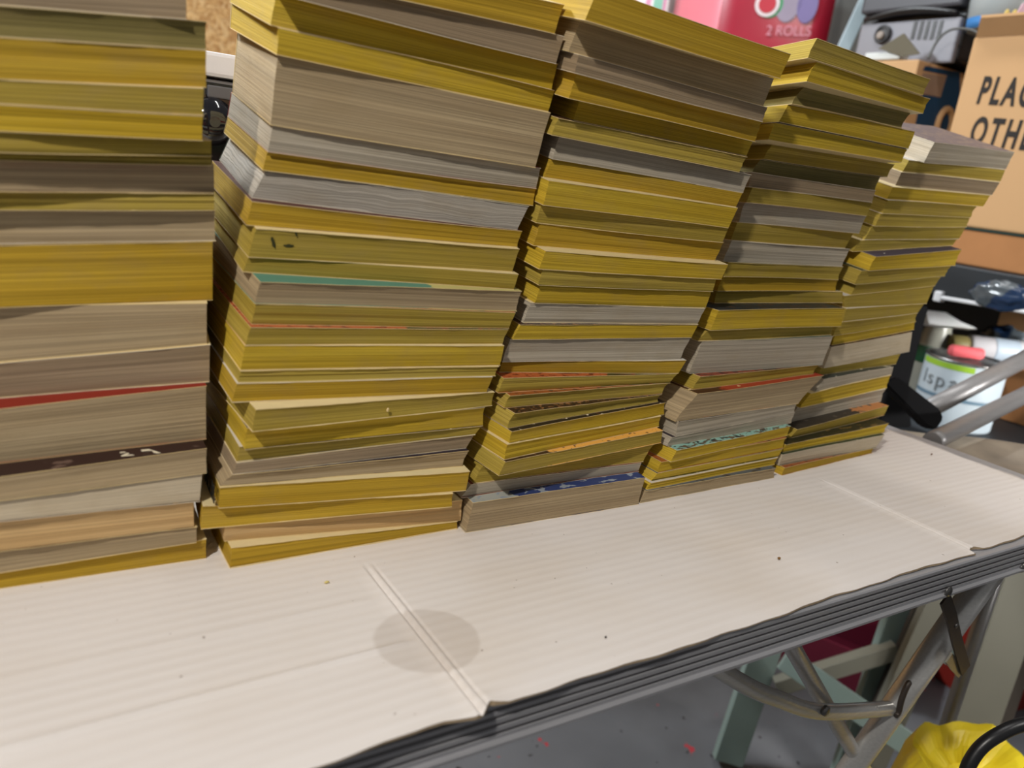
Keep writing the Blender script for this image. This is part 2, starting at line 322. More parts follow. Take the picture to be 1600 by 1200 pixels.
TALL = {1: 'paperbacks in the leftmost stack', 2: 'paperbacks in the second stack from the left', 3: 'paperbacks in the middle stack', 4: 'paperbacks in the fourth stack from the left', 5: 'paperbacks in the rightmost stack'}
DEFAULTS = ['cream', 'white', 'navy', 'brown', 'green', 'dusty', 'black', 'cream', 'white', 'cream']
YC = .445
TC = .00036       # cover board thickness
rng = random.Random(11)

def make_wave(seed, last):
    q = random.Random(seed); a = [(q.uniform(.00012, .00034), q.uniform(9, 30), q.uniform(0, 6.3)) for _ in range(3)]
    if last: return lambda x, y: 0.0
    return lambda x, y: sum(A * math.sin(k * x + ph + y * 9) for A, k, ph in a)

def plane_fn(S, s, k):
    zl, zr = [v / 1000 for v in S['planes'][k]]; x0, x1 = S['x']; zm = (zl + zr) / 2
    a, b, c = S['tilt']; t = a + b * zm + c * zm * zm
    if k == len(S['planes']) - 1: t = zl = zr = 0.0
    w = make_wave(s * 100 + k, k == len(S['planes']) - 1)
    return lambda x, y: ZT + zl + (zr - zl) * (x - x0) / (x1 - x0) + t * (y - YC) + w(x, y)

def book_name_label(s, i, n, th):
    code = EDGES[s][i]; w = WORDS[code]
    up = i < (n + 1) // 2
    k = i + 1 if up else n - i
    where = ('topmost in view' if s < 3 else 'topmost') if i == 0 else 'bottom one' if i == n - 1 else ORD[k] + (' from top' if up else ' from bottom')
    size = 'thin ' if th < .0105 else 'fat ' if th > .022 else ''
    note = NOTE.get((s, i))
    if note: return '%s%s-edged paperback with %s, %s of %s stack' % (size, w, note, where, STK[s])
    return '%spaperback with %s page edges, %s of the %s stack' % (size, w, where, STK[s])

def grid_faces(bm, V, nu, nw, mat, uvl, uvf, flip=False):
    for a in range(nu):
        for b in range(nw):
            q = [V[a][b], V[a + 1][b], V[a + 1][b + 1], V[a][b + 1]]; uvq = [(a, b), (a + 1, b), (a + 1, b + 1), (a, b + 1)]
            f = bm.faces.new(q); f.material_index = mat
            for lp, (c, d) in zip(f.loops, uvq): lp[uvl].uv = uvf(c, d)

def make_book(s, i):
    S = STACKS[s]; n = len(S['books'])
    xlt, xlb, xrt, xrb, yl, yr = [v / 1000 for v in S['books'][i]]
    top, bot = plane_fn(S, s, i), plane_fn(S, s, i + 1)
    q = random.Random(s * 1000 + i * 7)
    D = .104 + q.uniform(-.003, .004)
    d2 = Vector((-(yr - yl), (xrt - xlt), 0)).normalized()      # towards the back of the book
    ux = Vector((d2.y, -d2.x, 0))
    th = top((xlt + xrt) / 2, (yl + yr) / 2) - bot((xlt + xrt) / 2, (yl + yr) / 2)
    cx, cy = (xlb + xrb) / 2, (yl + yr) / 2
    base = Vector((cx, cy, 0)) + d2 * (D / 2); base.z = bot(base.x, base.y)
    root = thing('paperback_book', book_name_label(s, i, n, th), 'book', base, TALL[s])
    code = EDGES[s][i]
    air = .00006
    # ---- page block
    NU, NW, NV = 16, 5, 5
    prof = [q.uniform(-.0005, .0005) for _ in range(NV + 1)]
    bowf = q.uniform(-.0008, .0012)
    def pt(u, w, v):
        xl = xlb + (xlt - xlb) * v; xr = xrb + (xrt - xrb) * v
        p = Vector((xl, yl, 0)).lerp(Vector((xr, yr, 0)), u)
        front = bowf * (1 - (2 * v - 1) ** 2) + prof[min(NV, int(round(v * NV)))]
        p = p + d2 * (w * (D - .0012) + max(0, front) * (1 - w))
        zb = bot(p.x, p.y) + TC + air; zt = top(p.x, p.y) - TC - air
        p.z = zb + (zt - zb) * v; return p
    bm = bmesh.new(); uvl = bm.loops.layers.uv.new('UVMap'); cache = {}
    def V(a, b, c):
        if (a, b, c) not in cache: cache[a, b, c] = bm.verts.new(pt(a / NU, b / NW, c / NV) - base)
        return cache[a, b, c]
    L = xrt - xlt; o1 = q.uniform(0, 5)
    grid_faces(bm, [[V(a, 0, c) for c in range(NV + 1)] for a in range(NU + 1)], NU, NV, 0, uvl, lambda a, c: (a / NU * L + o1, c / NV * th))
    grid_faces(bm, [[V(a, NW, c) for c in range(NV + 1)] for a in range(NU + 1)], NU, NV, 0, uvl, lambda a, c: (a / NU * L + o1, c / NV * th))
    grid_faces(bm, [[V(0, b, c) for c in range(NV + 1)] for b in range(NW + 1)], NW, NV, 0, uvl, lambda b, c: (b / NW * D + o1 + 3, c / NV * th))
    grid_faces(bm, [[V(NU, b, c) for c in range(NV + 1)] for b in range(NW + 1)], NW, NV, 0, uvl, lambda b, c: (b / NW * D + o1 + 6, c / NV * th))
    grid_faces(bm, [[V(a, b, 0) for b in range(NW + 1)] for a in range(NU + 1)], NU, NW, 0, uvl, lambda a, b: (a / NU * L, 0))
    grid_faces(bm, [[V(a, b, NV) for b in range(NW + 1)] for a in range(NU + 1)], NU, NW, 0, uvl, lambda a, b: (a / NU * L, th))
    pgo = link('pages', bm, PG[CODE[code]], root); pgo.location = (0, 0, 0)
    # ---- cover: two boards and the spine wall, one wrapped sheet
    over = [q.uniform(-.0002, .0006) for _ in range(4)]; ph = q.uniform(0, 6)
    bm = bmesh.new(); uvl = bm.loops.layers.uv.new('UVMap')
    def sheet(isTop):
        NU, NW = 20, 4
        hi = []; lo = []
        for a in range(NU + 1):
            r1 = []; r2 = []
            for b in range(NW + 1):
                u = a / NU; w = b / NW
                v = 1.0 if isTop else 0.0
                xl = xlt if isTop else xlb; xr = xrt if isTop else xrb
                ef = over[0 if isTop else 2] + .00025 * math.sin(u * 13 + ph) + (.00018 * math.sin(u * 47 + ph * 2))
                es = over[1 if isTop else 3] * .8
                p = Vector((xl - es, yl, 0)).lerp(Vector((xr + es, yr, 0)), u)
                p = p + d2 * (-max(0, ef) + w * (D + ef))
                if isTop: z1 = top(p.x, p.y) - air * .4; z0 = z1 - TC
                else: z0 = bot(p.x, p.y) + air * .4; z1 = z0 + TC
                r1.append(bm.verts.new(Vector((p.x, p.y, z1)) - base)); r2.append(bm.verts.new(Vector((p.x, p.y, z0)) - base))
            hi.append(r1); lo.append(r2)
        f = lambda a, b: (a / NU, b / NW)
        grid_faces(bm, hi, NU, NW, 0, uvl, f); grid_faces(bm, lo, NU, NW, 0, uvl, f)
        ring = [(a, 0) for a in range(NU)] + [(NU, b) for b in range(NW)] + [(a, NW) for a in range(NU, 0, -1)] + [(0, b) for b in range(NW, 0, -1)]
        for j, (a, b) in enumerate(ring):
            a2, b2 = ring[(j + 1) % len(ring)]
            bm.faces.new((hi[a][b], hi[a2][b2], lo[a2][b2], lo[a][b])).material_index = 1
        return hi, lo
    h1, l1 = sheet(True); h2, l2 = sheet(False)
    # spine wall between the boards
    vin, vout = [], []
    for a in range(0, 21, 5):
        pa, pb = l1[a][4].co.copy(), h2[a][4].co.copy()
        vin.append((pa - d2 * .0005, pb - d2 * .0005)); vout.append((pa, pb))
    rows = []
    for (ia, ib), (oa, ob) in zip(vin, vout):
        rows.append([bm.verts.new(x) for x in (ia, oa, ob, ib)])
    for a in range(len(rows) - 1):
        for k in range(4):
            bm.faces.new((rows[a][k], rows[a + 1][k], rows[a + 1][(k + 1) % 4], rows[a][(k + 1) % 4]))
    bm.faces.new(rows[0]); bm.faces.new(rows[-1])
    cov = COVERS.get(s, {}).get(i) or DEFAULTS[q.randrange(len(DEFAULTS))]
    cv = link('cover', bm, [ART[cov], EDGE_W if code in 'GMWC' else EDGE], root); cv.location = (0, 0, 0)
    return root, top, bot, (xlt, xrt, yl, yr, d2, ux, base, D, cv, pgo)

BOOK = {}
for s in STACKS:
    for i in range(len(STACKS[s]['books'])):
        BOOK[s, i] = make_book(s, i)

# printed letters on the dark brown cover of the leftmost stack: they read towards the front edge
def cover_letters(s, i, body, px, py, size, sx=1.0):
    root, top, bot, g = BOOK[s, i]; base = g[6]
    zt = top((g[0] + g[1]) / 2, g[2])
    for _ in range(8): p = on_z(px, py, zt); zt = top(p.x, p.y)
    p.z = top(p.x, p.y) + .00002
    M = Matrix.Translation(p) @ Matrix.Rotation(-math.pi / 2, 4, 'Z')
    o = text_mesh('lettering', body, size, M, INK, root, .00003, sx, .0006 if size > .015 else .0003)
    o.parent = g[8]; o.location = -base; o['label'] = 'cream printed letter'
    return o
cover_letters(1, 14, 'R', 239, 705.5, .0165)
cover_letters(1, 14, 'N', 198, 709, .0095)
# black stamped letters on the left-hand page edge of one book of the second stack
def edge_letters(s, i, body, size):
    root, top, bot, g = BOOK[s, i]; xlt, xrt, yl, yr, d2, ux, base, D = g[:8]
    p = on_x(327, 756, min(xlt, STACKS[s]['books'][i][1] / 1000) - .0012)
    p.z = min(max(p.z, bot(p.x, p.y) + .008), top(p.x, p.y) - .007)
    X = -d2; N = -ux; Y = N.cross(X)
    M = Matrix.Translation(p) @ Matrix((X, Y, N)).transposed().to_4x4()
    o = text_mesh('lettering', body, size, M, INKBLACK, root, .0001, 1.0, .0004)
    o.parent = g[9]; o.location = -base; o['label'] = 'black stamped letters'
def ink_smudge(s, i, spots):
    root, top, bot, g = BOOK[s, i]; q = random.Random(9)
    for px, py, w, h in spots:
        bm = bmesh.new(); ring = []
        for k in range(14):
            a = k * math.tau / 14; r = q.uniform(.65, 1.1)
            p = on_y(px + w * r * math.cos(a) + h * .25 * math.sin(a), py + h * r * math.sin(a), 1.0)
            u = (p - CAM); t_ = (g[2] - CAM.y) / u.y
            for _ in range(3):
                p = CAM + u * t_; f = (p.x - g[0]) / (g[1] - g[0]); t_ = (g[2] + (g[3] - g[2]) * f - .0003 - CAM.y) / u.y
            ring.append(CAM + u * t_)
        prism(bm, ring, (0, .0003, 0)); o = link('ink_smudge', bm, SMUDGE); o.parent = g[9]; o.location = -g[6]; o['label'] = 'dark ink smudge'
SMUDGE = plain('faded_ink', srgb(66, 66, 40), .8, 0, .1, .3, 300)
ink_smudge(2, 9, [(427, 379, 3.0, 11), (463, 366, 1.6, 4), (452, 384, 9, 3)])
edge_letters(2, 22, 'SILLIS', .0165)

# ------------------------------------------------------------------ the cardboard on the table
def cardboard_mat():
    k = NT('white_corrugated_cardboard', .55, 0, .35)
    co = k.coord(); x, y, z = k.sep(co)
    wob = k.noise(k.map(co, (3, 6, 1)), 2, 2)
    yy = k.math('ADD', y, k.math('MULTIPLY', wob, .004))
    flute = k.math('SINE', k.math('MULTIPLY', yy, math.tau / .0078))
    fade = k.noise(k.map(co, (9, 14, 1)), 1, 3)
    fine = k.noise(co, 90, 4)
    base = k.mix(k.noise(k.map(co, (3, 5, 1)), 1.3, 4), srgb(230, 223, 218), srgb(239, 234, 231))
    base = k.mix(k.math('MULTIPLY', k.ramp(k.noise(k.map(co, (5, 9, 1)), 1.1, 4), [(.5, 0.0), (.75, 1.0)]), .35), base, srgb(214, 196, 172))
    # faint darker lines along the troughs of the flutes
    base = k.mix(k.math('MULTIPLY', k.ramp(flute, [(.0, 1.0), (.35, 0.0)]), k.math('MULTIPLY', k.ramp(fade, [(.35, 0.0), (.65, 1.0)]), .10)), base, srgb(186, 170, 150))
    # round damp stain across the fold
    dx = k.math('SUBTRACT', x, .183); dy = k.math('SUBTRACT', y, .3185)
    r2 = k.math('ADD', k.math('MULTIPLY', dx, dx), k.math('MULTIPLY', dy, dy))
    wv = k.math('MULTIPLY', k.math('SUBTRACT', k.noise(co, 60, 3), .5), .12)
    st = k.ramp(k.math('ADD', k.math('MULTIPLY', r2, 640), wv), [(.48, 1.0), (.56, 0.0)])
    base = k.mix(k.math('MULTIPLY', st, .30), base, srgb(166, 150, 134))
    sp = k.ramp(k.noise(co, 230, 1), [(.80, 0.0), (.81, 1.0)])
    base = k.mix(k.math('MULTIPLY', sp, .6), base, srgb(110, 84, 60))
    k.color(base)
    h = k.math('ADD', k.math('MULTIPLY', flute, .20), k.math('MULTIPLY', fine, .25))
    k.bump(h, .35, .0012)
    return k.m
CARD = cardboard_mat()
CORE = plain('cardboard_torn_edge', srgb(186, 164, 134), .9, 0, .1, .25, 120)

RIDGES = tuple(on_z(x_, y_, ZT).y for x_, y_ in ((250, 1108), (250, 1012), (100, 955), (330, 905)))
CREASE = ((on_z(555, 862, ZT).x + on_z(745, 1105, ZT).x) / 2, (on_z(1270, 745, ZT).x + on_z(1520, 858, ZT).x) / 2)
EDGE_X = (on_z(1375, 665, ZT).x + on_z(1600, 750, ZT).x) / 2
def cardboard():
    x0, x1, y1 = -.55, EDGE_X, .80
    cr = CREASE
    xs = []; x = x0
    while x < x1:
        xs.append(x); x += .0007 if any(abs(x - c) < .009 for c in cr) else .0075
    xs.append(x1)
    ridge = RIDGES
    ys = [0]
    y = .2; ysl = []
    NY = 210
    q = random.Random(5); ph = [q.uniform(0, 6) for _ in range(8)]
    def front(x):
        e = .2585 + .0009 * math.sin(x * 21 + ph[0]) + .0006 * math.sin(x * 63 + ph[1]) + .0004 * math.sin(x * 170 + ph[2])
        e -= .0035 * math.exp(-((x - CREASE[0] + .004) / .012) ** 2) - .004 * math.exp(-((x - CREASE[0] - .007) / .004) ** 2)
        e += .004 * math.exp(-((x - CREASE[1] - .004) / .010) ** 2) * (1 if x > CREASE[1] else -.7)
        
        return e
    def height(x, y):
        z = 0.0
        for c in cr:
            d = x - c
            z += -.0013 * math.exp(-(d / .0011) ** 2) + .0007 * math.exp(-((abs(d) - .0026) / .0011) ** 2) - .0007 * math.exp(-((d - .0052) / .0009) ** 2)
        for j, c in enumerate(ridge):
            if x < .175: z += (.0018 if j == 0 else .0008) * math.exp(-((y - c - .0015 * math.sin(x * 9 + j)) / .0016) ** 2)
        for j, c in enumerate((.322, .358, .40, .288)):
            if x > .45: z += .0004 * math.exp(-((y - c - .004 * math.sin(x * 4 + j * 2)) / .002) ** 2)
        if y > .385: z *= max(0, 1 - (y - .385) / .02)
        fe = front(x)
        if y < fe + .012: z += -.0011 * (1 - (y - fe) / .012) ** 2 + .0004 * math.sin(x * 47) * (1 - (y - fe) / .012)
        for c in cr: z += .0016 * math.exp(-((x - c - .007) / .006) ** 2 - ((y - fe) / .007) ** 2)
        return min(z, .0022)
    bm = bmesh.new(); hi = []; lo = []
    for x in xs:
        fe = front(x); r1 = []; r2 = []
        xe = x
        for j in range(NY + 1):
            t = j / NY; y = fe + (y1 - fe) * (t ** 1.25)
            if x == x1: xe = x + .0018 * math.sin(y * 60) + .001 * math.sin(y * 170)
            z = height(x, y)
            r1.append(bm.verts.new((xe, y, ZT + z))); r2.append(bm.verts.new((xe, y, ZT - .0031 + (.0007 if j == 0 else 0))))
        hi.append(r1); lo.append(r2)
    n = len(xs)
    for a in range(n - 1):
        for b in range(NY):
            f = bm.faces.new((hi[a][b], hi[a + 1][b], hi[a + 1][b + 1], hi[a][b + 1])); f.smooth = True
            bm.faces.new((lo[a][b], lo[a][b + 1], lo[a + 1][b + 1], lo[a + 1][b]))
        bm.faces.new((hi[a][0], lo[a][0], lo[a + 1][0], hi[a + 1][0])).material_index = 1
        bm.faces.new((hi[a][NY], hi[a + 1][NY], lo[a + 1][NY], lo[a][NY])).material_index = 1
    for b in range(NY):
        bm.faces.new((hi[0][b], hi[0][b + 1], lo[0][b + 1], lo[0][b])).material_index = 1
        bm.faces.new((hi[-1][b], lo[-1][b], lo[-1][b + 1], hi[-1][b + 1])).material_index = 1
    o = link('cardboard_sheet', bm, [CARD, CORE], recalc=False)
    tag(o, 'white flattened corrugated cardboard sheet covering the folding table under the books', 'cardboard')
cardboard()

def flake(px, py, r, col, label, h=.0012, seed=0):
    q = random.Random(seed); c = on_z(px, py, ZT); bm = bmesh.new(); ring = []
    n = 9
    top = bm.verts.new((c.x + r * .1, c.y, c.z + h + .0008)); bot = bm.verts.new((c.x, c.y, c.z + .0002))
    for k in range(n):
        a = k * math.tau / n; rr = r * q.uniform(.6, 1.1)
        ring.append(bm.verts.new((c.x + rr * math.cos(a), c.y + rr * .7 * math.sin(a), c.z + .0006 + h * q.uniform(.1, .7))))
    for k in range(n):
        bm.faces.new((ring[k], ring[(k + 1) % n], top)); bm.faces.new((ring[(k + 1) % n], ring[k], bot))
    o = link('paper_flake', bm, plain('flake_%d' % seed, col, .8)); rebase(o, c)
    tag(o, label, 'flake')
flake(1217, 874, .0019, srgb(128, 92, 46), 'brown paper flake on the bare middle of the white cardboard', seed=1)
flake(510, 912, .0016, srgb(214, 196, 120), 'pale yellow paper flake near the foot of the second stack', seed=2)
flake(1455, 711, .0018, srgb(120, 84, 56), 'tiny brown flake near the right end of the cardboard', seed=3)
flake(946, 998, .0008, srgb(50, 44, 40), 'tiny dark crumb near the front edge of the cardboard', seed=4)
def paper_crumb(px, py, book, label, seed):
    root, top, bot, g = BOOK[book]
    c = on_y(px, py, (g[2] + g[3]) / 2 - .0012); q = random.Random(seed); bm = bmesh.new()
    bmesh.ops.create_icosphere(bm, subdivisions=2, radius=.0011)
    for v in bm.verts: v.co = Vector((v.co.x * .8, v.co.y * .8, v.co.z * 1.4)) * q.uniform(.75, 1.15) + c
    o = link('paper_crumb', bm, EDGE, None); rebase(o, c); tag(o, label, 'crumb')
paper_crumb(606, 640, (2, 17), 'cream paper crumb stuck to the olive book under the pale wedge', 7)

# ------------------------------------------------------------------ the folding table
def alu_mat(name, col, rough, scr=.25):
    k = NT(name, rough, 1.0, .5); co = k.coord()
    n = k.noise(k.map(co, (6, 400, 400)), 1, 3)
    k.color(k.mix(n, mulc(col, .82), mulc(col, 1.12)))
    k.put(k.b.inputs['Roughness'], k.math('ADD', k.math('MULTIPLY', k.noise(co, 40, 4), scr), rough - scr / 2))
    k.bump(n, .08, .0003)
    return k.m
RIM = alu_mat('grey_ridged_aluminium', srgb(176, 176, 180), .5)
GROOVE = alu_mat('dark_groove_aluminium', srgb(112, 106, 106), .6)
for m_ in (RIM, GROOVE): m_.node_tree.nodes['Principled BSDF'].inputs['Metallic'].default_value = .35
TUBE = alu_mat('galvanised_steel_tube', srgb(204, 203, 200), .26, .06); TUBE.node_tree.nodes['Principled BSDF'].inputs['Metallic'].default_value = .5
DARKST = plain('dark_steel_bracket', srgb(86, 78, 72), .45, .7, .5)
RIVET = plain('steel_rivet', srgb(120, 118, 116), .35, .9, .5)

def table():
    t = thing('folding_table', 'grey folding table with ridged aluminium rim and steel tube legs under the cardboard', 'table', (0, .58, 0))
    x0, x1, y0, y1 = -.98, EDGE_X + .022, .2752, .90
    yf = lambda x: .2752 - .0245 * x      # the rim runs a little askew of the sheet
    bm = bmesh.new(); prism(bm, [(x0 + .006, yf(x0) + .004, ZT - .0278), (x1 - .006, yf(x1) + .004, ZT - .0278), (x1 - .006, y1 - .006, ZT - .0278), (x0 + .006, y1 - .006, ZT - .0278)], (0, 0, .0243))
    link('tabletop', bm, plain('table_board', srgb(120, 112, 104), .7), t)
    # ridged rim profile (outwards, z), swept round the table with mitred corners
    prof = [(-.014, -.0035), (.0062, -.0035), (.0072, -.0045)]; mats = [0, 0]
    z = -.0045; nr = 4; step = .0049
    for k in range(nr):
        prof += [(.0072, z - step * .52), (.0056, z - step * .56), (.0056, z - step * .96), (.0072, z - step)]; mats += [0, 1, 1, 0]
        z -= step
    prof += [(.0072, z - .0024), (.0100, z - .0030), (.0100, z - .0048), (.0050, z - .0062), (-.010, z - .0062), (-.010, z - .004)]; mats += [0, 0, 0, 0, 1, 1]
    bm = bmesh.new(); rings = []
    for (cx, cy, sx, sy) in ((x0, yf(x0), -1, -1), (x1, yf(x1), 1, -1), (x1, y1, 1, 1), (x0, y1, -1, 1)):
        rings.append([bm.verts.new((cx + sx * (d if d > -.012 else -.014), cy + sy * d, ZT + zz)) for d, zz in prof])
    for a in range(4):
        for k in range(len(prof) - 1):
            bm.faces.new((rings[a][k], rings[(a + 1) % 4][k], rings[(a + 1) % 4][k + 1], rings[a][k + 1])).material_index = mats[k]
        bm.faces.new((rings[a][-1], rings[(a + 1) % 4][-1], rings[(a + 1) % 4][0], rings[a][0])).material_index = 1
    link('rim', bm, [RIM, GROOVE], t)
    for px, py in ((1481, 924), (1597, 887), (1372, 880)):
        if px == 1372: continue
        c = on_y(px, py, yf(.66 if px < 1500 else .72) - .0072); bm = bmesh.new()
        lathe(bm, [(.0048, 0), (.0046, .0008), (.0034, .0018), (.0012, .0022)], c, Vector((0, -1, 0)), 20)
        link('rivet', bm, RIVET, t)
    # near leg seen at the right: one tube, its bowed stay and the long diagonal
    A = on_x(1520, 930, .725); Bq = on_x(1330, 1200, .690); dirv = (Bq - A).normalized()
    A = A + dirv * ((A.z - ZT + .03) / -dirv.z); foot = A + dirv * ((A.z - .02) / -dirv.z)
    bm = bmesh.new(); tube(bm, [A, A.lerp(foot, .3), A.lerp(foot, .6), foot], .0118, 24); leg = link('leg', bm, TUBE, t)
    bm = bmesh.new(); lathe(bm, [(.0135, 0), (.0145, .004), (.0135, .03)], foot + Vector((0, 0, -.02)), Vector((0, 0, 1)), 20); sub(link('foot_cap', bm, plain('black_rubber', srgb(28, 28, 28), .8)), leg)
    for yy in (.36, .84):       # legs at the far left end
        bm = bmesh.new(); tube(bm, [(-.78, yy, ZT - .03), (-.82, yy, .3), (-.84, yy, .001)], .0118, 24); link('leg', bm, TUBE, t)
    # bowed stay joining the leg, hinged diagonal
    J = on_x(1398, 1106, .703); K1 = on_y(1285, 1112, J.y + .003); K2 = on_y(1215, 1092, J.y + .006); K3 = on_y(1150, 1062, J.y + .009); K4 = Vector((.35, J.y + .015, ZT - .03))
    bm = bmesh.new(); tube(bm, spline([J, K1, K2, K3, K4], 8), .0072, 18); stay = link('stay', bm, TUBE, t)
    d0 = on_y(1240, 1015, J.y + .021); d1 = on_y(1296, 1112, J.y + .0195); d2_ = on_y(1352, 1205, J.y + .018); dd = (d2_ - d0).normalized()
    dtop = d0 - dd * ((ZT - .03 - d0.z) / -dd.z)
    bm = bmesh.new(); tube(bm, [dtop, d0, d1, d2_, d2_ + dd * .22], .0076, 18); link('diagonal', bm, TUBE, t)
    bm = bmesh.new(); c = on_y(1290, 1111, J.y - .0045); lathe(bm, [(.0046, -.002), (.0046, .0012), (.0025, .0022), (.001, .0022)], c, Vector((0, -1, 0)), 18); sub(link('hinge_pin', bm, RIVET), stay)
    # folding catch: dark flat link bent at its pin
    def strip(pts, wdt, y, thick=.0018):
        bm = bmesh.new(); pts = [on_y(a, b, y) for a, b in pts]; L = []; Rr = []
        for i, p in enumerate(pts):
            tt = (pts[min(i + 1, len(pts) - 1)] - pts[max(i - 1, 0)]).normalized(); nn = Vector((tt.z, 0, -tt.x))
            L.append(p + nn * wdt / 2); Rr.append(p - nn * wdt / 2)
        prism(bm, L + Rr[::-1], (0, thick, 0)); return bm
    catch = link('catch', strip([(1478, 936), (1488, 965), (1496, 1000), (1503, 1025), (1510, 1048)], .0125, .266), DARKST, t)
    bm = bmesh.new(); c = on_y(1494, 977, .266); lathe(bm, [(.0026, 0), (.0024, .001), (.001, .0016)], c, Vector((0, -1, 0)), 16); sub(link('catch_pin', bm, RIVET), catch)
    o = strip([(1484, 1028), (1492, 1040), (1503, 1052)], .010, .2685); sub(link('catch_spur', o, plain('pale_zinc', srgb(170, 165, 150), .4, .8, .5)), catch)
    bm = bmesh.new(); p1 = on_y(1417, 1072, J.y - .008); p2 = on_y(1404, 1112, J.y - .008)
    tube(bm, spline([p1 + Vector((.004, 0, .004)), p1, (p1 + p2) / 2 + Vector((-.002, 0, 0)), p2, p2 + Vector((-.004, 0, -.003))], 5), .0028, 10); sub(link('leg_clip', bm, DARKST), leg)
table()

# ------------------------------------------------------------------ the room
def concrete():
    k = NT('painted_concrete_floor', .55, 0, .35); co = k.coord()
    c = k.mix(k.noise(co, 5, 5), srgb(84, 85, 88), srgb(122, 123, 126))
    c = k.mix(k.ramp(k.noise(co, 1.7, 5), [(.5, 0.0), (.7, 1.0)]), c, srgb(70, 68, 68))
    c = k.mix(k.ramp(k.noise(co, 24, 3), [(.69, 0.0), (.71, 1.0)]), c, srgb(176, 62, 70))
    c = k.mix(k.ramp(k.noise(k.map(co, (1, 1, 1), (4, 2, 0)), 40, 2), [(.7, 0.0), (.72, 1.0)]), c, srgb(48, 44, 44))
    k.bump(k.noise(co, 60, 4), .15, .002); return k.color(c)
bm = bmesh.new(); box(bm, (.5, .8, -.05), (6, 6.4, .1)); struct(link('floor', bm, concrete()))
def osb():
    k = NT('oriented_strand_board', .75, 0, .2); co = k.coord()
    a = k.noise(k.map(co, (38, 1, 90)), 1, 3, .6, 1.2); b = k.noise(k.map(co, (90, 1, 34), (3, 0, 2)), 1, 3, .6, 1.2)
    c = k.mix(k.ramp(a, [(.35, 0.0), (.65, 1.0)]), srgb(172, 122, 72), srgb(226, 182, 122))
    c = k.mix(k.math('MULTIPLY', k.ramp(b, [(.5, 0.0), (.6, 1.0)]), .6), c, srgb(238, 204, 150))
    k.bump(a, .4, .003); return k.color(c)
bm = bmesh.new(); box(bm, (.5, 2.25, 1.25), (6, .1, 2.5)); struct(link('wall_back', bm, osb()))
WALLG = plain('grey_painted_wall', srgb(120, 122, 124), .8, 0, .2, .06, 3)
bm = bmesh.new(); box(bm, (3.05, .8, 1.25), (.1, 6.4, 2.5)); struct(link('wall_right', bm, WALLG))

CARTON = plain('brown_cardboard', srgb(196, 158, 116), .85, 0, .15, .06, 9)
CARTON_OLD = plain('worn_brown_cardboard', srgb(172, 122, 80), .85, 0, .15, .2, 14)
BLACKP = plain('black_plastic', srgb(24, 24, 27), .38, 0, .5, .1)
DARKG = plain('dark_grey_plastic', srgb(62, 62, 68), .45, 0, .4, .06)
MIDG = plain('grey_plastic', srgb(126, 126, 134), .4, 0, .45, .05)

def boardbox(nm, lo, hi, mat, par, bev=.002):
    lo = Vector(lo); hi = Vector(hi)
    bm = bmesh.new(); box(bm, (lo + hi) / 2, hi - lo, None, bev); return link(nm, bm, mat, par)

# ------------------------------------------------------------------ shelf on the right and what stands on it
SHM = plain('dark_shelf_steel', srgb(44, 48, 52), .5, .3, .4)
SX0, SX1, SY0, SY1 = 1.34, 1.90, .30, 1.80
ZS1, ZS2 = ZT + .174, ZT - .112
t = thing('storage_shelf', 'dark steel storage shelf beyond the right end of the table, loaded with cartons', 'shelf', (1.62, 1.05, 0))
boardbox('shelf_board', (SX0, SY0, ZS1 - .03), (SX1, SY1, ZS1), SHM, t)
boardbox('shelf_board', (SX0, SY0, ZS2 - .03), (SX1, SY1, ZS2), SHM, t)
boardbox('front_lip', (SX0 - .006, SY0, ZS1 - .055), (SX0 + .002, SY1, ZS1 - .001), SHM, t)
boardbox('back_panel', (SX1, SY0, ZS2 - .03), (SX1 + .006, SY1, ZS1), SHM, t)
for x in (SX0 + .012, SX1 - .032):
    for y in (SY0 + .004, SY1 - .024): boardbox('upright', (x, y, 0), (x + .02, y + .02, ZS2 - .03), SHM, t)
for y in (SY1 - .006,): boardbox('side_panel', (SX0 + .02, y, ZS2), (SX1, y + .006, ZS1 - .03), SHM, t)
bm = bmesh.new(); p1 = on_x(1466, 464, SX0 - .011); p2 = on_x(1602, 487, SX0 - .011); dd = (p2 - p1)
tube(bm, [p1, p2 + dd * .6], .0035, 14); link('white_rail', bm, plain('white_enamel', srgb(225, 228, 232), .35), t)
bm = bmesh.new(); box(bm, p1 + Vector((.004, 0, .001)), (.016, .014, .018), None, .003); link('rail_socket', bm, plain('white_plastic', srgb(222, 224, 228), .4), t)

# big carton with black lettering
def on_face(x, y, X): return on_x(x, y, X)
XF = 1.365
c0 = on_x(1483, 207, XF); zt = on_x(1520, 58, XF).z; zb = ZS1 + .062
yF = c0.y
t = thing('carton', 'large brown carton with bold black lettering standing on a flatter carton at far right', 'box', (XF + .2, yF - .2, zb), 'cartons on the storage shelf')
bm = bmesh.new(); box(bm, (XF + .20, yF - .21, (zb + zt) / 2), (.40, .42, zt - zb), None, .004); link('carton_body', bm, CARTON, t)
bm = bmesh.new()
prism(bm, [(XF - .002, yF - .004, zt - .001), (XF - .002, yF - .41, zt - .001), (XF - .030, yF - .40, zt + .022), (XF - .030, yF - .02, zt + .022)], (.0, 0, .004)); link('flap', bm, CARTON, t)
bm = bmesh.new()
prism(bm, [(XF + .39, yF - .02, zt - .001), (XF + .39, yF - .40, zt - .001), (XF + .33, yF - .38, zt + .07), (XF + .33, yF - .03, zt + .07)], (.004, 0, 0)); link('flap', bm, CARTON, t)
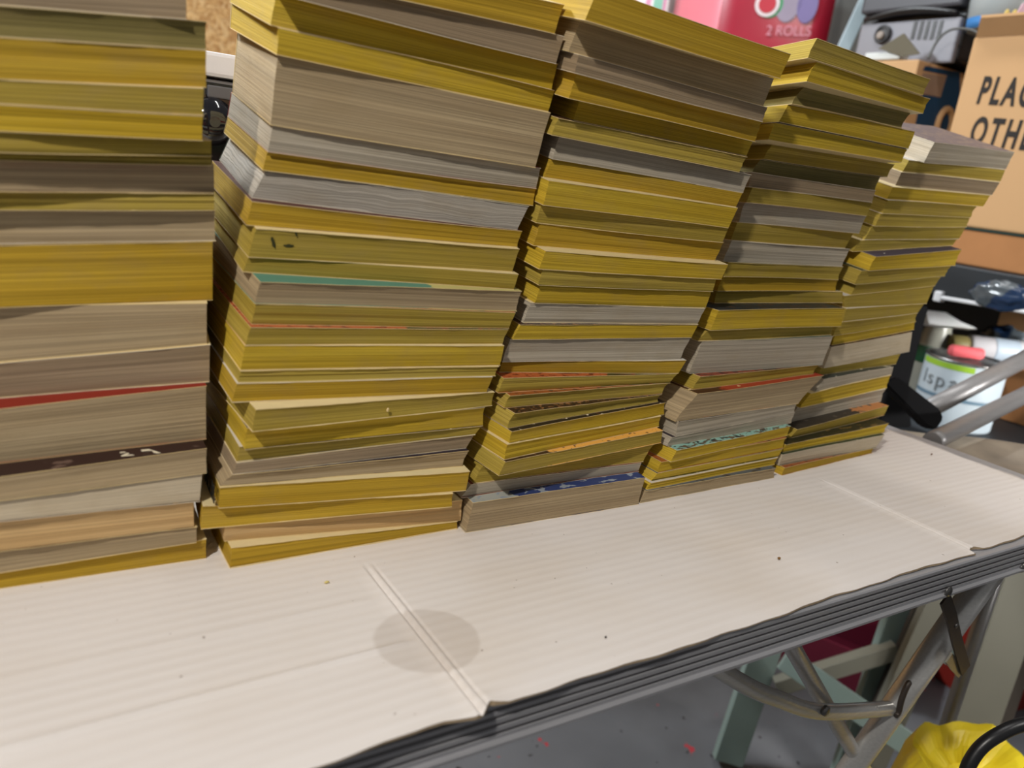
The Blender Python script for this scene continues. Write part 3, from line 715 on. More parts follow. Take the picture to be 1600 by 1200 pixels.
def face_text(body, px, py, size, sx, tilt, par, bold=.0):
    p = on_x(px, py, XF - .0007)
    X = Vector((0, -1, 0)); Z = Vector((-1, 0, 0)); Y = Z.cross(X)
    M = Matrix.Translation(p) @ Matrix((X, Y, Z)).transposed().to_4x4() @ Matrix.Rotation(tilt, 4, 'Z')
    o = text_mesh('lettering', body, size, M, plain('black_print', srgb(40, 36, 34), .7), par, .0003, sx, bold, 'LEFT', 1.32); o['label'] = 'black printed letters'
face_text('PLACE', 1530, 143, .058, .52, -.055, t, .0018)
face_text('OTHER', 1517, 206, .060, .52, -.055, t, .0018)
# flatter old carton under it
t = thing('carton', 'flat worn brown carton under the large lettered carton', 'box', (XF + .2, yF - .2, ZS1), 'cartons on the storage shelf')
bm = bmesh.new(); box(bm, (XF + .195, yF - .20, ZS1 + .0295), (.40, .46, .057), None, .003); link('carton_body', bm, CARTON_OLD, t)
bm = bmesh.new(); box(bm, (XF + .195, yF - .20, ZS1 + .0595), (.404, .464, .0035), None, .001); link('dark_green_liner', bm, plain('dark_green_board', srgb(34, 52, 46), .7), t)
# blue printed carton further back
XB = 1.42; cc = on_x(1437, 92, XB); yB = cc.y; ztb = cc.z
BLUE = plain('blue_print', srgb(24, 62, 96), .6, 0, .3)
t = thing('carton', 'smaller brown carton with dark blue print between the lettered carton and the books', 'box', (XB + .2, yB + .15, ZS1), 'cartons on the storage shelf')
bm = bmesh.new(); box(bm, (XB + .20, yB + .14, (ZS1 + ztb) / 2), (.40, .28, ztb - ZS1 - .001), None, .003); link('carton_body', bm, CARTON, t)
def on_front(px, py): return on_y(px, py, yB - .0006)
def panel(nm, pts, mat, par, dep=.0005):
    bm = bmesh.new(); q = [on_front(*a) for a in pts]; prism(bm, q, (0, dep, 0)); return link(nm, bm, mat, par)
panel('blue_panel', [(1446, 103), (1500, 113), (1500, 122), (1442, 110)], BLUE, t)
panel('blue_panel', [(1441, 147), (1470, 152), (1480, 118), (1500, 121), (1500, 260), (1420, 240)], BLUE, t)
panel('tan_label', [(1442, 114), (1479, 119), (1470, 151), (1436, 145)], plain('tan_label_paper', srgb(150, 126, 108), .8), t)
bm = bmesh.new(); c = on_front(1474, 196); tube(bm, [c + Vector((.024 * math.cos(a), 0, .03 * math.sin(a))) for a in [k * math.pi / 8 for k in range(-2, 11)]], .007, 10); link('printed_ring', bm, CARTON, t)
# plain carton behind that carries the pink pack
t = thing('carton', 'plain brown carton hidden behind the fourth stack under the pink pack', 'box', (1.64, yB + .6, ZS1), 'cartons on the storage shelf')
zc = ztb - .01
bm = bmesh.new(); box(bm, (1.62, (yB + .29 + 1.78) / 2, (ZS1 + zc) / 2), (.42, 1.78 - yB - .29, zc - ZS1 - .001), None, .003); link('carton_body', bm, CARTON, t)

# grey boxy appliance on the blue carton
XT = 1.475
e = on_x(1493, 80, XT); e2 = on_x(1333, 84, XT); zb = ztb + .002; y0, y1 = e.y, e2.y; H = .17
t = thing('television', 'grey and black boxy television with round knob and vent slots at upper right', 'television', (XT + .17, (y0 + y1) / 2, zb))
boardbox('casing', (XT + .012, y0, zb + .006), (XT + .34, y1, zb + H), BLACKP, t, .006)
boardbox('front_panel', (XT, y0 + .004, zb + .0), (XT + .014, y1 - .004, zb + .078), MIDG, t, .004)
boardbox('screen_bezel', (XT - .012, y0 + .004, zb + .094), (XT + .014, y1 - .004, zb + H + .05), DARKG, t, .006)
bm = bmesh.new()
pts = [Vector((XT - .004, y0 + .012 + (y1 - y0 - .024) * k / 12, zb + .084 + .012 * math.sin(math.pi * k / 12))) for k in range(13)]
tube(bm, pts, [.004 + .005 * math.sin(math.pi * k / 12) for k in range(13)], 12); link('curved_lip', bm, BLACKP, t)
kc = on_x(1380, 54, XT - .002)
bm = bmesh.new(); lathe(bm, [(.017, -.001), (.017, .004), (.012, .005), (.011, .002), (.0, .002)][:4], kc, Vector((-1, 0, 0)), 28); link('knob_ring', bm, BLACKP, t)
bm = bmesh.new(); lathe(bm, [(.008, 0), (.0075, .006), (.004, .008)], kc + Vector((-.0005, .003, -.002)), Vector((-1, 0, 0)), 24); link('knob', bm, plain('knob_grey', srgb(150, 140, 132), .35), t)
for k in range(5):
    p = on_x(1428 + k * 10, 47, XT - .0012); boardbox('vent_slot', (XT - .0014, p.y - .0035, p.z - .016), (XT + .001, p.y + .0035, p.z + .016), BLACKP, t, 0)
# folded olive card, white block and cord in front of the television
t = tag(rebase(link('folded_card', (lambda bm: (prism(bm, [on_x(1372, 76, XT - .055), on_x(1412, 52, XT - .055), on_x(1437, 84, XT - .055), on_x(1410, 88, XT - .055)], (.003, 0, 0)), bm)[1])(bmesh.new()), plain('olive_grey_card', srgb(98, 92, 76), .7)), on_x(1410, 88, XT - .054)),
        'olive grey folded card leaning in front of the television', 'card')
bm = bmesh.new(); a = on_x(1357, 72, XT - .045); b = on_x(1408, 87, XT - .045); a.z = max(a.z, ztb + .004)
box(bm, (XT - .035, (a.y + b.y) / 2, ztb + .009), (.03, abs(a.y - b.y), .014), None, .003); o = link('white_block', bm, plain('white_card', srgb(206, 210, 208), .5)); rebase(o, (XT - .035, (a.y + b.y) / 2, ztb + .002))
tag(o, 'white flat block lying under the folded card by the television', 'block')
bm = bmesh.new(); tube(bm, spline([on_x(1450, 92, XT - .06), on_x(1466, 62, XT - .05), on_x(1488, 46, XT - .045), on_x(1522, 48, XT - .05), on_x(1545, 70, XT - .05)], 8), .0022, 10)
o = link('cord', bm, plain('grey_cord', srgb(92, 94, 92), .5)); rebase(o, on_x(1450, 92, XT - .06)); tag(o, 'thin grey cord looping in front of the television', 'cord')

# clear tub and pink board on top of the lettered carton
CLEAR = plain('cloudy_clear_plastic', srgb(168, 176, 178), .25, 0, .5); CLEAR.node_tree.nodes['Principled BSDF'].inputs['Alpha'].default_value = .85
t = thing('plastic_tub', 'cloudy clear plastic tub above the lettered carton at the upper right corner', 'tub', (1.62, yF - .06, zt))
bm = bmesh.new(); cc = P(1570, 8, 1.36); lathe(bm, [(.050, -.045), (.055, .0), (.058, .06), (.062, .062), (.058, .066)], (cc.x, cc.y, cc.z), Vector((0, 0, 1)), 32); link('tub_body', bm, CLEAR, t)
bm = bmesh.new(); lathe(bm, [(.0508, -.044), (.0526, -.026), (.051, -.026)], (cc.x, cc.y, cc.z), Vector((0, 0, 1)), 32); link('blue_base_band', bm, plain('bright_blue', srgb(60, 120, 180), .5), t)
bm = bmesh.new(); p = P(1566, 28, 1.29); tube(bm, spline([p + Vector((0, 0, -.008)), p + Vector((.003, -.004, .012)), p + Vector((.006, -.008, -.006)), p + Vector((.010, -.013, .012)), p + Vector((.013, -.017, -.006))], 6), .0022, 8); link('yellow_mark', bm, plain('yellow_print', srgb(222, 196, 110), .5), t)
t2 = rebase(link('pink_board', (lambda bm: (prism(bm, [P(1576, 44, 1.24), P(1600, 4, 1.24), P(1650, -4, 1.24), P(1650, 44, 1.24)], AX[2] * .006), bm)[1])(bmesh.new()), plain('pale_pink_board', srgb(206, 170, 182), .6)), P(1600, 44, 1.24))
tag(t2, 'pale pink board at the upper right corner behind the carton flap', 'board')

# pink pack of paper rolls
PINK = plain('pink_film', srgb(232, 132, 148), .3, 0, .5, .08); CRIM = plain('crimson_film', srgb(166, 34, 56), .3, 0, .5, .08)
t = thing('paper_roll_pack', 'pink and crimson plastic wrapped pack behind the third and fourth stacks', 'pack', (1.52, 1.47, zc))
q0 = P(1118, 60, 1.83); q0.z = 0; q1 = P(1293, 60, 1.74); q1.z = 0; q2 = P(1046, 60, 1.99); q2.z = 0
zt2 = zc + .26
def pack(a, b, c, mats):
    bm = bmesh.new(); A = [Vector((v.x, v.y, zc + .003)) for v in (a, b, b + (c - a), c)]; n = 10
    rings = []
    for k in range(n + 1):
        f = k / n; w = 1 - .04 * (2 * f - 1) ** 4; cen = sum(A, Vector()) / 4
        ring = []
        for j in range(4):
            for m in range(6):
                p = A[j].lerp(A[(j + 1) % 4], m / 6); p = cen + (p - cen) * w
                bulge = .006 * math.sin(m / 6 * math.pi) * math.sin(f * math.pi)
                nrm = (A[(j + 1) % 4] - A[j]).cross(Vector((0, 0, 1))).normalized(); p = p + nrm * bulge
                p.z = zc + .003 + (zt2 - zc) * f; ring.append(bm.verts.new(p))
        rings.append(ring)
    for k in range(n):
        for j in range(24):
            f = bm.faces.new((rings[k][j], rings[k][(j + 1) % 24], rings[k + 1][(j + 1) % 24], rings[k + 1][j])); f.material_index = 0 if j < 6 else 1; f.smooth = True
    bm.faces.new(rings[0]); bm.faces.new(rings[-1]); return bm
link('wrap', pack(q0, q1, q2, 0), [CRIM, PINK], t)
u = (q1 - q0).normalized(); nn = Vector((u.y, -u.x, 0))
if nn.y > 0: nn = -nn
def on_pack(px, py, dd=.008):
    r = P(px, py, 1) - CAM; s = ((q0 + nn * dd) - CAM).dot(nn) / r.dot(nn); return CAM + r * s
def disc(nm, px, py, r, mat, dep=.0012, sy=1.0, dd=.0085):
    c = on_pack(px, py, dd); bm = bmesh.new()
    prism(bm, [c + u * r * math.cos(k * math.tau / 28) + Vector((0, 0, r * sy * math.sin(k * math.tau / 28))) for k in range(28)], -nn * dep); return link(nm, bm, mat, t)
disc('green_emblem', 1203, 6, .029, plain('green_print', srgb(70, 150, 104), .4))
disc('white_emblem', 1199, 6, .027, plain('white_print', srgb(226, 214, 218), .4), .0012, 1, .0097)
disc('red_emblem', 1199, 6, .019, plain('red_print', srgb(190, 50, 66), .4), .0012, 1, .0109)
disc('grey_picture', 1232, 4, .027, plain('grey_print', srgb(150, 140, 160), .4), .0012, 1.5)
disc('blue_picture', 1262, 8, .022, plain('lavender_print', srgb(120, 110, 160), .4), .0012, 1.7)
p = on_pack(1232, 49, .010)
M = Matrix.Translation(p) @ Matrix((u, Vector((0, 0, 1)), nn)).transposed().to_4x4() @ Matrix.Rotation(.03, 4, 'Z')
text_mesh('lettering', '2 ROLLS', .030, M, plain('pale_pink_print', srgb(214, 150, 166), .5), t, .0004, .9)
# striped wrap left of it
t = thing('striped_packet', 'white packet with green and lilac stripes behind the third stack', 'packet', P(1015, 5, 2.06) * 1.0)
t.location.z = zc
k = NT('striped_film', .35, 0, .5); x, y, z = k.sep(k.coord())
w = k.math('SINE', k.math('MULTIPLY', k.math('SUBTRACT', x, y), 110.0))
cA = k.mix(k.ramp(w, [(.35, 0.0), (.45, 1.0)]), srgb(236, 226, 228), srgb(206, 120, 160)); w2 = k.math('SINE', k.math('MULTIPLY', k.math('SUBTRACT', x, y), 47.0))
k.color(k.mix(k.ramp(w2, [(.6, 0.0), (.7, 1.0)]), cA, srgb(96, 170, 140)))
a = P(972, 5, 2.10); b = P(1044, 5, 2.03)
bm = bmesh.new(); d = (b - a); d.z = 0; L = d.length; d.normalize(); rot = Matrix((d, Vector((-d.y, d.x, 0)), Vector((0, 0, 1)))).transposed()
box(bm, ((a + b) / 2) * 1.0 + Vector((-d.y, d.x, 0)) * .06 + Vector((0, 0, 0)) - Vector((0, 0, ((a + b) / 2).z - zc - .125)), (L, .11, .245), rot, .012); link('wrap', bm, k.m, t)
boardbox('tray', (t.location.x - .05, t.location.y - .03, zc - .004), (t.location.x + .09, t.location.y + .15, zc), CARTON, t, 0)

# grey bin and the pale post leaning beside it
t = thing('storage_bin', 'grey plastic bin between the pink pack and the pale leaning post', 'bin', (1.58, 1.2, zc))
a = P(1290, 60, 1.80); b = P(1350, 60, 1.80); a.z = b.z = 0
bm = bmesh.new(); d = (b - a); L = .20; d.normalize(); nrm = Vector((-d.y, d.x, 0)); ctr = a + d * .060 + nrm * .06
rot = Matrix((d, nrm, Vector((0, 0, 1)))).transposed(); box(bm, (ctr.x, ctr.y, zc + .1305), (.11, .10, .258), rot, .01); link('bin_body', bm, plain('grey_green_plastic', srgb(112, 114, 112), .5), t)
bm = bmesh.new(); box(bm, (ctr.x, ctr.y, zc + .265), (.125, .115, .016), rot, .004); link('bin_rim', bm, plain('grey_green_plastic_rim', srgb(124, 126, 124), .5), t)
t.location.x, t.location.y = ctr.x, ctr.y
bm = bmesh.new(); a = P(1303, 108, 1.60); b = P(1349, 8, 1.64); dd = (b - a); a2 = a - dd * ((a.z - ztb - .004) / dd.z) if dd.z else a; b2 = b + dd * .9
xx = (b2 - a2).normalized(); yy = xx.cross(AX[2]).normalized(); zz = xx.cross(yy); rot = Matrix((xx, yy, zz)).transposed()
box(bm, (a2 + b2) / 2, ((b2 - a2).length, .026, .012), rot, .002); o = link('leaning_post', bm, plain('pale_blue_grey_paint', srgb(166, 184, 192), .5)); rebase(o, a2)
tag(o, 'pale blue grey post leaning left of the television', 'post')

# ------------------------------------------------------------------ lower compartment of the shelf
t = thing('paint_can', 'white paint can with green stripe and grey lettering beyond the table end', 'can', (0, 0, 0))
cp = P(1500, 600, 1.41); top_c = P(1505, 556, 1.41); R_ = .066
t.location = (cp.x, cp.y, ZS2); hh = top_c.z - ZS2
WCAN = plain('white_can_label', srgb(176, 188, 196), .45, 0, .35, .05); STEEL = plain('tin_plate', srgb(150, 150, 148), .35, .9, .5)
bm = bmesh.new(); lathe(bm, [(R_ - .001, .001), (R_, .004), (R_, hh - .006), (R_ - .001, hh - .004)], (cp.x, cp.y, ZS2), seg=48); link('can_body', bm, WCAN, t)
bm = bmesh.new(); lathe(bm, [(R_ - .002, hh - .005), (R_ + .0015, hh - .004), (R_ + .0015, hh), (R_ - .004, hh + .001), (R_ - .005, hh - .004), (R_ - .012, hh - .004), (R_ - .013, hh - .001), (.01, hh - .001)], (cp.x, cp.y, ZS2), seg=48); link('can_lid', bm, STEEL, t)
tocam = Vector((CAM.x - cp.x, CAM.y - cp.y, 0)).normalized(); side = Vector((-tocam.y, tocam.x, 0))
if side.dot(AX[0]) < 0: side = -side
def arcband(z0, z1, a0, a1, mat, nm, rr=.0007):
    bm = bmesh.new(); n = 20; g = []
    for k in range(n + 1):
        a = a0 + (a1 - a0) * k / n; dirn = tocam * math.cos(a) + side * math.sin(a)
        g.append([bm.verts.new(Vector((cp.x, cp.y, ZS2)) + dirn * r + Vector((0, 0, z))) for r, z in ((R_ - .0005, z0), (R_ + rr, z0), (R_ + rr, z1), (R_ - .0005, z1))])
    for k in range(n):
        for j in range(4): bm.faces.new((g[k][j], g[k + 1][j], g[k + 1][(j + 1) % 4], g[k][(j + 1) % 4]))
    bm.faces.new(g[0]); bm.faces.new(g[-1]); return link(nm, bm, mat, t)
arcband(hh - .016, hh - .006, -1.3, .25, plain('lime_stripe', srgb(150, 190, 60), .4), 'green_stripe')
arcband(hh - .070, hh - .064, -1.4, 1.2, plain('blue_grey_stripe', srgb(96, 122, 140), .4), 'grey_stripe')
LT = plain('grey_print', srgb(118, 124, 128), .6)
for ch, a in zip('lspar', (-1.0, -.78, -.48, -.14, .18)):
    dirn = tocam * math.cos(a) + side * math.sin(a); tang = side * math.cos(a) - tocam * math.sin(a)
    p = Vector((cp.x, cp.y, ZS2 + hh - .040)) + dirn * (R_ + .0008)
    text_mesh('lettering', ch, .036, Matrix.Translation(p) @ Matrix((tang, Vector((0, 0, 1)), dirn)).transposed().to_4x4(), LT, t, .0006)['label'] = 'grey printed letter'

def capsule(nm, a, b, r, mat, par=None, seg=24):
    a = Vector(a); b = Vector(b); ax = (b - a); L = ax.length; bm = bmesh.new()
    lathe(bm, [(r * .35, -r * .30), (r * .8, -r * .12), (r, r * .25), (r, L - r * .25), (r * .8, L + r * .12), (r * .35, L + r * .3)], a, ax, seg); return link(nm, bm, mat, par)
zl = ZS2 + hh
a = P(1488, 538, 1.375); b = P(1533, 557, 1.375); a.z = b.z = zl + .0125
o = capsule('pink_stick', a, b, .0105, plain('salmon_pink_wax', srgb(222, 98, 104), .6)); rebase(o, (a + b) / 2 - Vector((0, 0, .011))); tag(o, 'thick salmon pink stick lying on the lid of the paint can', 'stick')
# shelf clutter behind the can
crate_z = ZS2
t = thing('carton', 'open brown carton behind the spray can in the lower shelf compartment', 'box', (0, 0, ZS2), 'cartons on the storage shelf')
a = P(1446, 600, 1.62); t.location.x, t.location.y = a.x + .07, a.y - .05
boardbox('carton_body', (a.x + .18, a.y - .30, ZS2 + .001), (a.x + .27, a.y - .02, P(1515, 472, 1.72).z), CARTON, t)
zcar = P(1559, 547, 1.5).z - .0245
boardbox('carton_body', (a.x - .0, a.y - .24, ZS2 + .001), (a.x + .17, a.y + .03, zcar - .001), CARTON_OLD, t)
t = thing('spray_can', 'white spray can with olive cap lying on its side behind the paint can', 'can', (0, 0, 0))
a = P(1512, 532, 1.50); b = P(1606, 562, 1.50); a.z = b.z = zcar + .0238; t.location = (a + b) / 2 - Vector((0, 0, .0235))
ax = b - a; L = ax.length
bm = bmesh.new(); lathe(bm, [(.018, .0), (.0235, .006), (.0235, L), (.021, L + .004)], a, ax, 32); link('can_body', bm, plain('white_spray_label', srgb(214, 212, 216), .25, 0, .5), t)
bm = bmesh.new(); lathe(bm, [(.017, .0), (.0195, -.004), (.0195, -.030), (.017, -.033)], a, ax, 32); link('cap', bm, plain('olive_cap', srgb(118, 108, 66), .5), t)
bm = bmesh.new(); lathe(bm, [(.0237, L * .38), (.0240, L * .40), (.0240, L * .75), (.0237, L * .77)], a, ax, 32); link('pale_blue_band', bm, plain('pale_blue_label', srgb(186, 200, 214), .3), t)
t = thing('glass_jar', 'grey jar with dark green band left of the spray can', 'jar', (0, 0, 0)); p = P(1464, 520, 1.53); t.location = (p.x, p.y, ZS2)
bm = bmesh.new(); lathe(bm, [(.026, .001), (.028, .01), (.028, .132), (.024, .15), (.024, .165)], (p.x, p.y, ZS2), seg=32); link('jar_body', bm, plain('grey_jar', srgb(138, 138, 128), .25, 0, .5), t)
bm = bmesh.new(); lathe(bm, [(.0282, .080), (.0288, .082), (.0288, .112), (.0282, .114)], (p.x, p.y, ZS2), seg=32); link('green_band', bm, plain('dark_green_label', srgb(22, 66, 40), .5), t)
bm = bmesh.new(); prism(bm, [P(1446, 484, 1.44), P(1452, 506, 1.44), P(1528, 514, 1.44), P(1500, 502, 1.44), P(1478, 488, 1.44)], AX[2] * .03); o = link('foil_sheet', bm, plain('white_foil', srgb(196, 198, 198), .3)); rebase(o, P(1480, 506, 1.45)); tag(o, 'crumpled white sheet wedged above the jar under the shelf rail', 'sheet')
def crumple(nm, c, r, mat, seed, sc=(1, 1, 1), amp=.25, sub=4, par=None, floor=None):
    bm = bmesh.new(); bmesh.ops.create_icosphere(bm, subdivisions=sub, radius=1)
    from mathutils import noise
    for v in bm.verts:
        d = v.co.normalized(); k = 1 + amp * noise.noise(d * 2.3 + Vector((seed, 0, 0))) + amp * .6 * abs(noise.noise(d * 5 + Vector((0, seed, 0))))
        v.co = Vector((d.x * sc[0], d.y * sc[1], d.z * sc[2])) * r * k + Vector(c)
        if floor is not None and v.co.z < floor: v.co.z = floor
    return link(nm, bm, mat, par, smooth=True)
bagm = NT('clear_bag_with_blue', .18, 0, .6); co = bagm.coord()
bagm.color(bagm.mix(bagm.ramp(bagm.noise(co, 16, 3), [(.48, 0.0), (.53, 1.0)]), srgb(82, 90, 96), srgb(30, 50, 80)))
c = P(1566, 462, 1.235); o = crumple('plastic_bag', c, .033, bagm.m, 3, (.28, 1.4, .62), .3); rebase(o, c); tag(o, 'cloudy plastic bag with blue print hanging over the white shelf rail', 'bag')
c = P(1582, 500, 1.585); c.z = zcar + .028; o = crumple('plastic_bag', c, .040, bagm.m, 8, (.7, 1.2, .7), .3, floor=zcar + .0015); rebase(o, (c.x, c.y, zcar)); tag(o, 'clear plastic bag with blue contents on the open carton behind the spray can', 'bag')

# ------------------------------------------------------------------ camp chair beyond the table end
GT = alu_mat('grey_painted_tube', srgb(140, 138, 138), .35)
for l in GT.node_tree.nodes['Principled BSDF'].inputs['Metallic'].links: pass
GT.node_tree.nodes['Principled BSDF'].inputs['Metallic'].default_value = .35
t = thing('camp_chair', 'grey tubular camp chair with taupe canvas seat beyond the right end of the table', 'chair', (1.10, .34, 0))
zs = ZT - .02
out = [(.938, .60), (.985, .545), (1.025, .514), (1.087, .485), (1.137, .444), (1.185, .38), (1.20, .30), (1.18, .20), (1.10, .13), (.99, .115), (.938, .14)]
edge = [Vector((max(.916, x * .966), y * .966, 0)) for x, y in out]
bm = bmesh.new(); cen = Vector((1.01, .32, 0)); rings = []
for f, dz in ((1, -.016), (1.004, -.008), (.992, -.001), (.96, .001), (.8, -.002), (.5, -.006), (.2, -.008)):
    rings.append([bm.verts.new(((cen + (p - cen) * f).x if (cen + (p - cen) * f).x > .916 else .916, (cen + (p - cen) * f).y, zs + dz)) for p in spline(edge + [edge[0]], 5)[:-1]])
for a in range(len(rings) - 1):
    n = len(rings[a])
    for k in range(n): bm.faces.new((rings[a][k], rings[a][(k + 1) % n], rings[a + 1][(k + 1) % n], rings[a + 1][k]))
bm.faces.new(rings[-1]); bm.faces.new(rings[0])
cv = NT('taupe_canvas', .85, 0, .15); co = cv.coord(); cv.color(cv.mix(cv.ramp(cv.noise(co, 14, 4), [(.4, 0.0), (.75, 1.0)]), srgb(150, 138, 122), srgb(112, 102, 92))); cv.bump(cv.noise(co, 700, 2), .2, .0006)
link('canvas_seat', bm, cv.m, t, smooth=True)
MATTEB = plain('matte_black_plastic', srgb(20, 20, 22), .75, 0, .12, .1)
def ctube(nm, pts, r, mat=GT):
    bm = bmesh.new(); tube(bm, pts, r, 22); return link(nm, bm, mat, t)
j1 = P(1440, 645, 1.045); e1 = P(1660, 530, 1.20)
ctube('frame_tube', [j1, j1.lerp(e1, .5), e1], .0125)
j2 = on_z(1456, 690, zs + .013); e2 = P(1660, 588, 1.19)
ctube('frame_tube', spline([j2, j2.lerp(e2, .35), j2.lerp(e2, .62), e2], 6), .0115)
bm = bmesh.new(); prism(bm, [P(1380, 596, 1.01), P(1402, 588, 1.01), P(1470, 640, 1.01), P(1475, 655, 1.01), P(1462, 672, 1.01), P(1448, 666, 1.01)], AX[2] * .022)
bmesh.ops.bevel(bm, geom=bm.edges[:], offset=.002, segments=2, affect='EDGES'); link('plastic_joint', bm, MATTEB, t)
bm = bmesh.new(); prism(bm, [P(1372, 668, 1.115), P(1398, 560, 1.115), P(1424, 470, 1.115), P(1452, 480, 1.115), P(1440, 520, 1.115), P(1418, 600, 1.115), P(1425, 668, 1.115)], AX[2] * .02)
bmesh.ops.bevel(bm, geom=bm.edges[:], offset=.002, segments=2, affect='EDGES'); link('plastic_strut', bm, MATTEB, t)
for x, y in ((1.11, .24), (1.07, .40)): ctube('leg', [(x, y, .0005), (x, y, zs - .016)], .009)

# ------------------------------------------------------------------ under the table: trestles, crates, bag
SAGE = plain('sage_painted_wood', srgb(122, 138, 132), .6, 0, .3, .06, 20); GREIGE = plain('greige_painted_wood', srgb(112, 110, 98), .6, 0, .3, .06, 20); UMB = plain('dark_wood_and_shaded_side', srgb(66, 60, 54), .7, 0, .2, .1, 30)
def plank(nm, a, b, w, th, mat, par, ext=0.0, ground=False):
    a = Vector(a); b = Vector(b); x = (b - a).normalized(); b = b + x * ext
    if ground: a = a - x * ((a.z - .012) / x.z)
    y = x.cross(AX[2]).normalized(); z = x.cross(y); rot = Matrix((x, y, z)).transposed()
    bm = bmesh.new(); box(bm, (a + b) / 2, ((b - a).length, w, th), rot, .0015); return link(nm, bm, mat, par)
f1 = on_z(1140, 1176, 0)
t = thing('trestle', 'sage painted wooden trestle behind the curved steel stay under the table', 'trestle', (f1.x + .05, f1.y, 0), 'trestles under the table')
plank('leg', P(1142, 1172, 1.40), P(1185, 1044, 1.38), .052, .02, SAGE, t, .05, True)
plank('brace', P(1224, 1028, 1.30), P(1412, 1158, 1.24), .038, .018, SAGE, t, .06)
plank('rail', P(1212, 1072, 1.36), P(1400, 1014, 1.33), .026, .03, GREIGE, t)
plank('leg', P(1352, 1106, 1.36), P(1402, 958, 1.345), .040, .02, SAGE, t, .05, True)
plank('leg', P(1398, 1100, 1.31), P(1478, 920, 1.28), .052, .018, GREIGE, t, .05, True)
plank('leg', P(1378, 1100, 1.335), P(1452, 925, 1.31), .03, .012, UMB, t, .05, True)
f2 = on_z(1500, 1230, 0)
t = thing('trestle', 'greige painted wooden trestle at the right edge behind the yellow bag', 'trestle', (f2.x, f2.y, 0), 'trestles under the table')
plank('leg', P(1500, 1190, 1.245), P(1600, 905, 1.235), .070, .018, GREIGE, t, .08, True)
plank('leg', P(1545, 1190, 1.27), P(1640, 915, 1.26), .022, .014, UMB, t, .08, True)  # shaded side of the wide leg, put in as a separate darker plank
plank('brace', P(1470, 1020, 1.275), P(1690, 1090, 1.29), .028, .015, SAGE, t)
RED = plain('red_plastic', srgb(132, 38, 30), .4, 0, .45, .1); MAR = plain('dark_crimson_plastic', srgb(92, 22, 40), .45, 0, .4, .1)
def crate(nm, c, s, mat, label, ang):
    t = thing(nm, label, 'crate', (c[0], c[1], 0), 'plastic crates on the floor')
    rot = Matrix.Rotation(ang, 3, 'Z'); w, d, h = s; th = .006
    for part, cc, ss in (('crate_base', (0, 0, th / 2), (w, d, th)), ('crate_wall', (0, -d / 2, h / 2 + th), (w, th, h)), ('crate_wall', (0, d / 2, h / 2 + th), (w, th, h)), ('crate_wall', (-w / 2, 0, h / 2 + th), (th, d - th * 1.2, h)), ('crate_wall', (w / 2, 0, h / 2 + th), (th, d - th * 1.2, h))):
        bm = bmesh.new(); box(bm, rot @ Vector(cc) + Vector((c[0], c[1], .0005)), ss, rot, .0015); link(part, bm, mat, t)
    for k in (-1, 1):
        bm = bmesh.new(); box(bm, rot @ Vector((0, k * (d / 2 + .006), h)) + Vector((c[0], c[1], 0)), (w + .016, .007, .014), rot, .001); link('crate_rim', bm, mat, t)
c1 = on_z(1312, 1058, 0); crate('plastic_crate', (c1.x + .03, c1.y + .06, 0), (.22, .26, .10), MAR, 'dark crimson plastic crate on the floor behind the sage trestle', .4)
c2 = on_z(1545, 1075, 0); crate('plastic_crate', (c2.x + .03, c2.y + .04, 0), (.24, .24, .16), RED, 'bright red plastic crate on the floor behind the greige trestle', -.2)

# yellow bag with a black hose
t = thing('plastic_bag', 'bright yellow plastic bag on the floor at the bottom right corner', 'bag', (0, 0, 0))
bc = P(1480, 1290, .93); t.location = (bc.x, bc.y, 0)
yb = NT('yellow_bag_film', .4, 0, .45); co = yb.coord(); yb.color(yb.mix(yb.noise(co, 9, 3), srgb(240, 212, 26), srgb(253, 234, 60))); yb.bump(yb.noise(co, 26, 4), .3, .006)
from mathutils import noise as mnoise
def bag(c, rx, ry, h, seed, mat, nm, open_rim=True):
    bm = bmesh.new(); rings = []; N = 56
    prof = [(0.80, 0.0), (1.0, .05), (1.05, .3), (1.02, .6), (.95, .82), (.86, .95), (.76, 1.0), (.66, .985), (.5, .95), (.25, .93)]
    for j, (r, z) in enumerate(prof):
        ring = []
        for k in range(N):
            a = k * math.tau / N; d = Vector((math.cos(a), math.sin(a), z * 1.6))
            f = 1 + .12 * mnoise.noise(d * 1.6 + Vector((seed, 0, 0))) + .03 * abs(mnoise.noise(d * 4 + Vector((0, seed, 0))))
            zz = z * h * (1 + (.06 * mnoise.noise(d * 2.2 + Vector((0, 0, seed))) if z > .5 else 0))
            ring.append(bm.verts.new((c.x + rx * r * f * math.cos(a), c.y + ry * r * f * math.sin(a), max(.001, zz))))
        rings.append(ring)
    for a in range(len(rings) - 1):
        for k in range(N):
            bm.faces.new((rings[a][k], rings[a][(k + 1) % N], rings[a + 1][(k + 1) % N], rings[a + 1][k]))
    bm.faces.new(rings[0]); bm.faces.new(rings[-1]); return link(nm, bm, mat, t)
bag(bc, .094, .075, P(1475, 1150, .93).z, 2.0, yb.m, 'bag_body')
wb = NT('white_bag_print', .45, 0, .4); co = wb.coord(); wb.color(wb.mix(wb.ramp(wb.noise(co, 30, 3, .5, 2), [(.46, 0.0), (.52, 1.0)]), srgb(232, 214, 170), srgb(236, 206, 60))); wb.bump(wb.noise(co, 40, 4), .3, .004)
t = thing('plastic_bag', 'white and yellow printed plastic bag under the black hose at the right edge', 'bag', (0, 0, 0))
wc = P(1700, 1290, .745); t.location = (wc.x, wc.y, 0); bag(wc, .066, .05, P(1590, 1165, .75).z, 5.0, wb.m, 'bag_body')
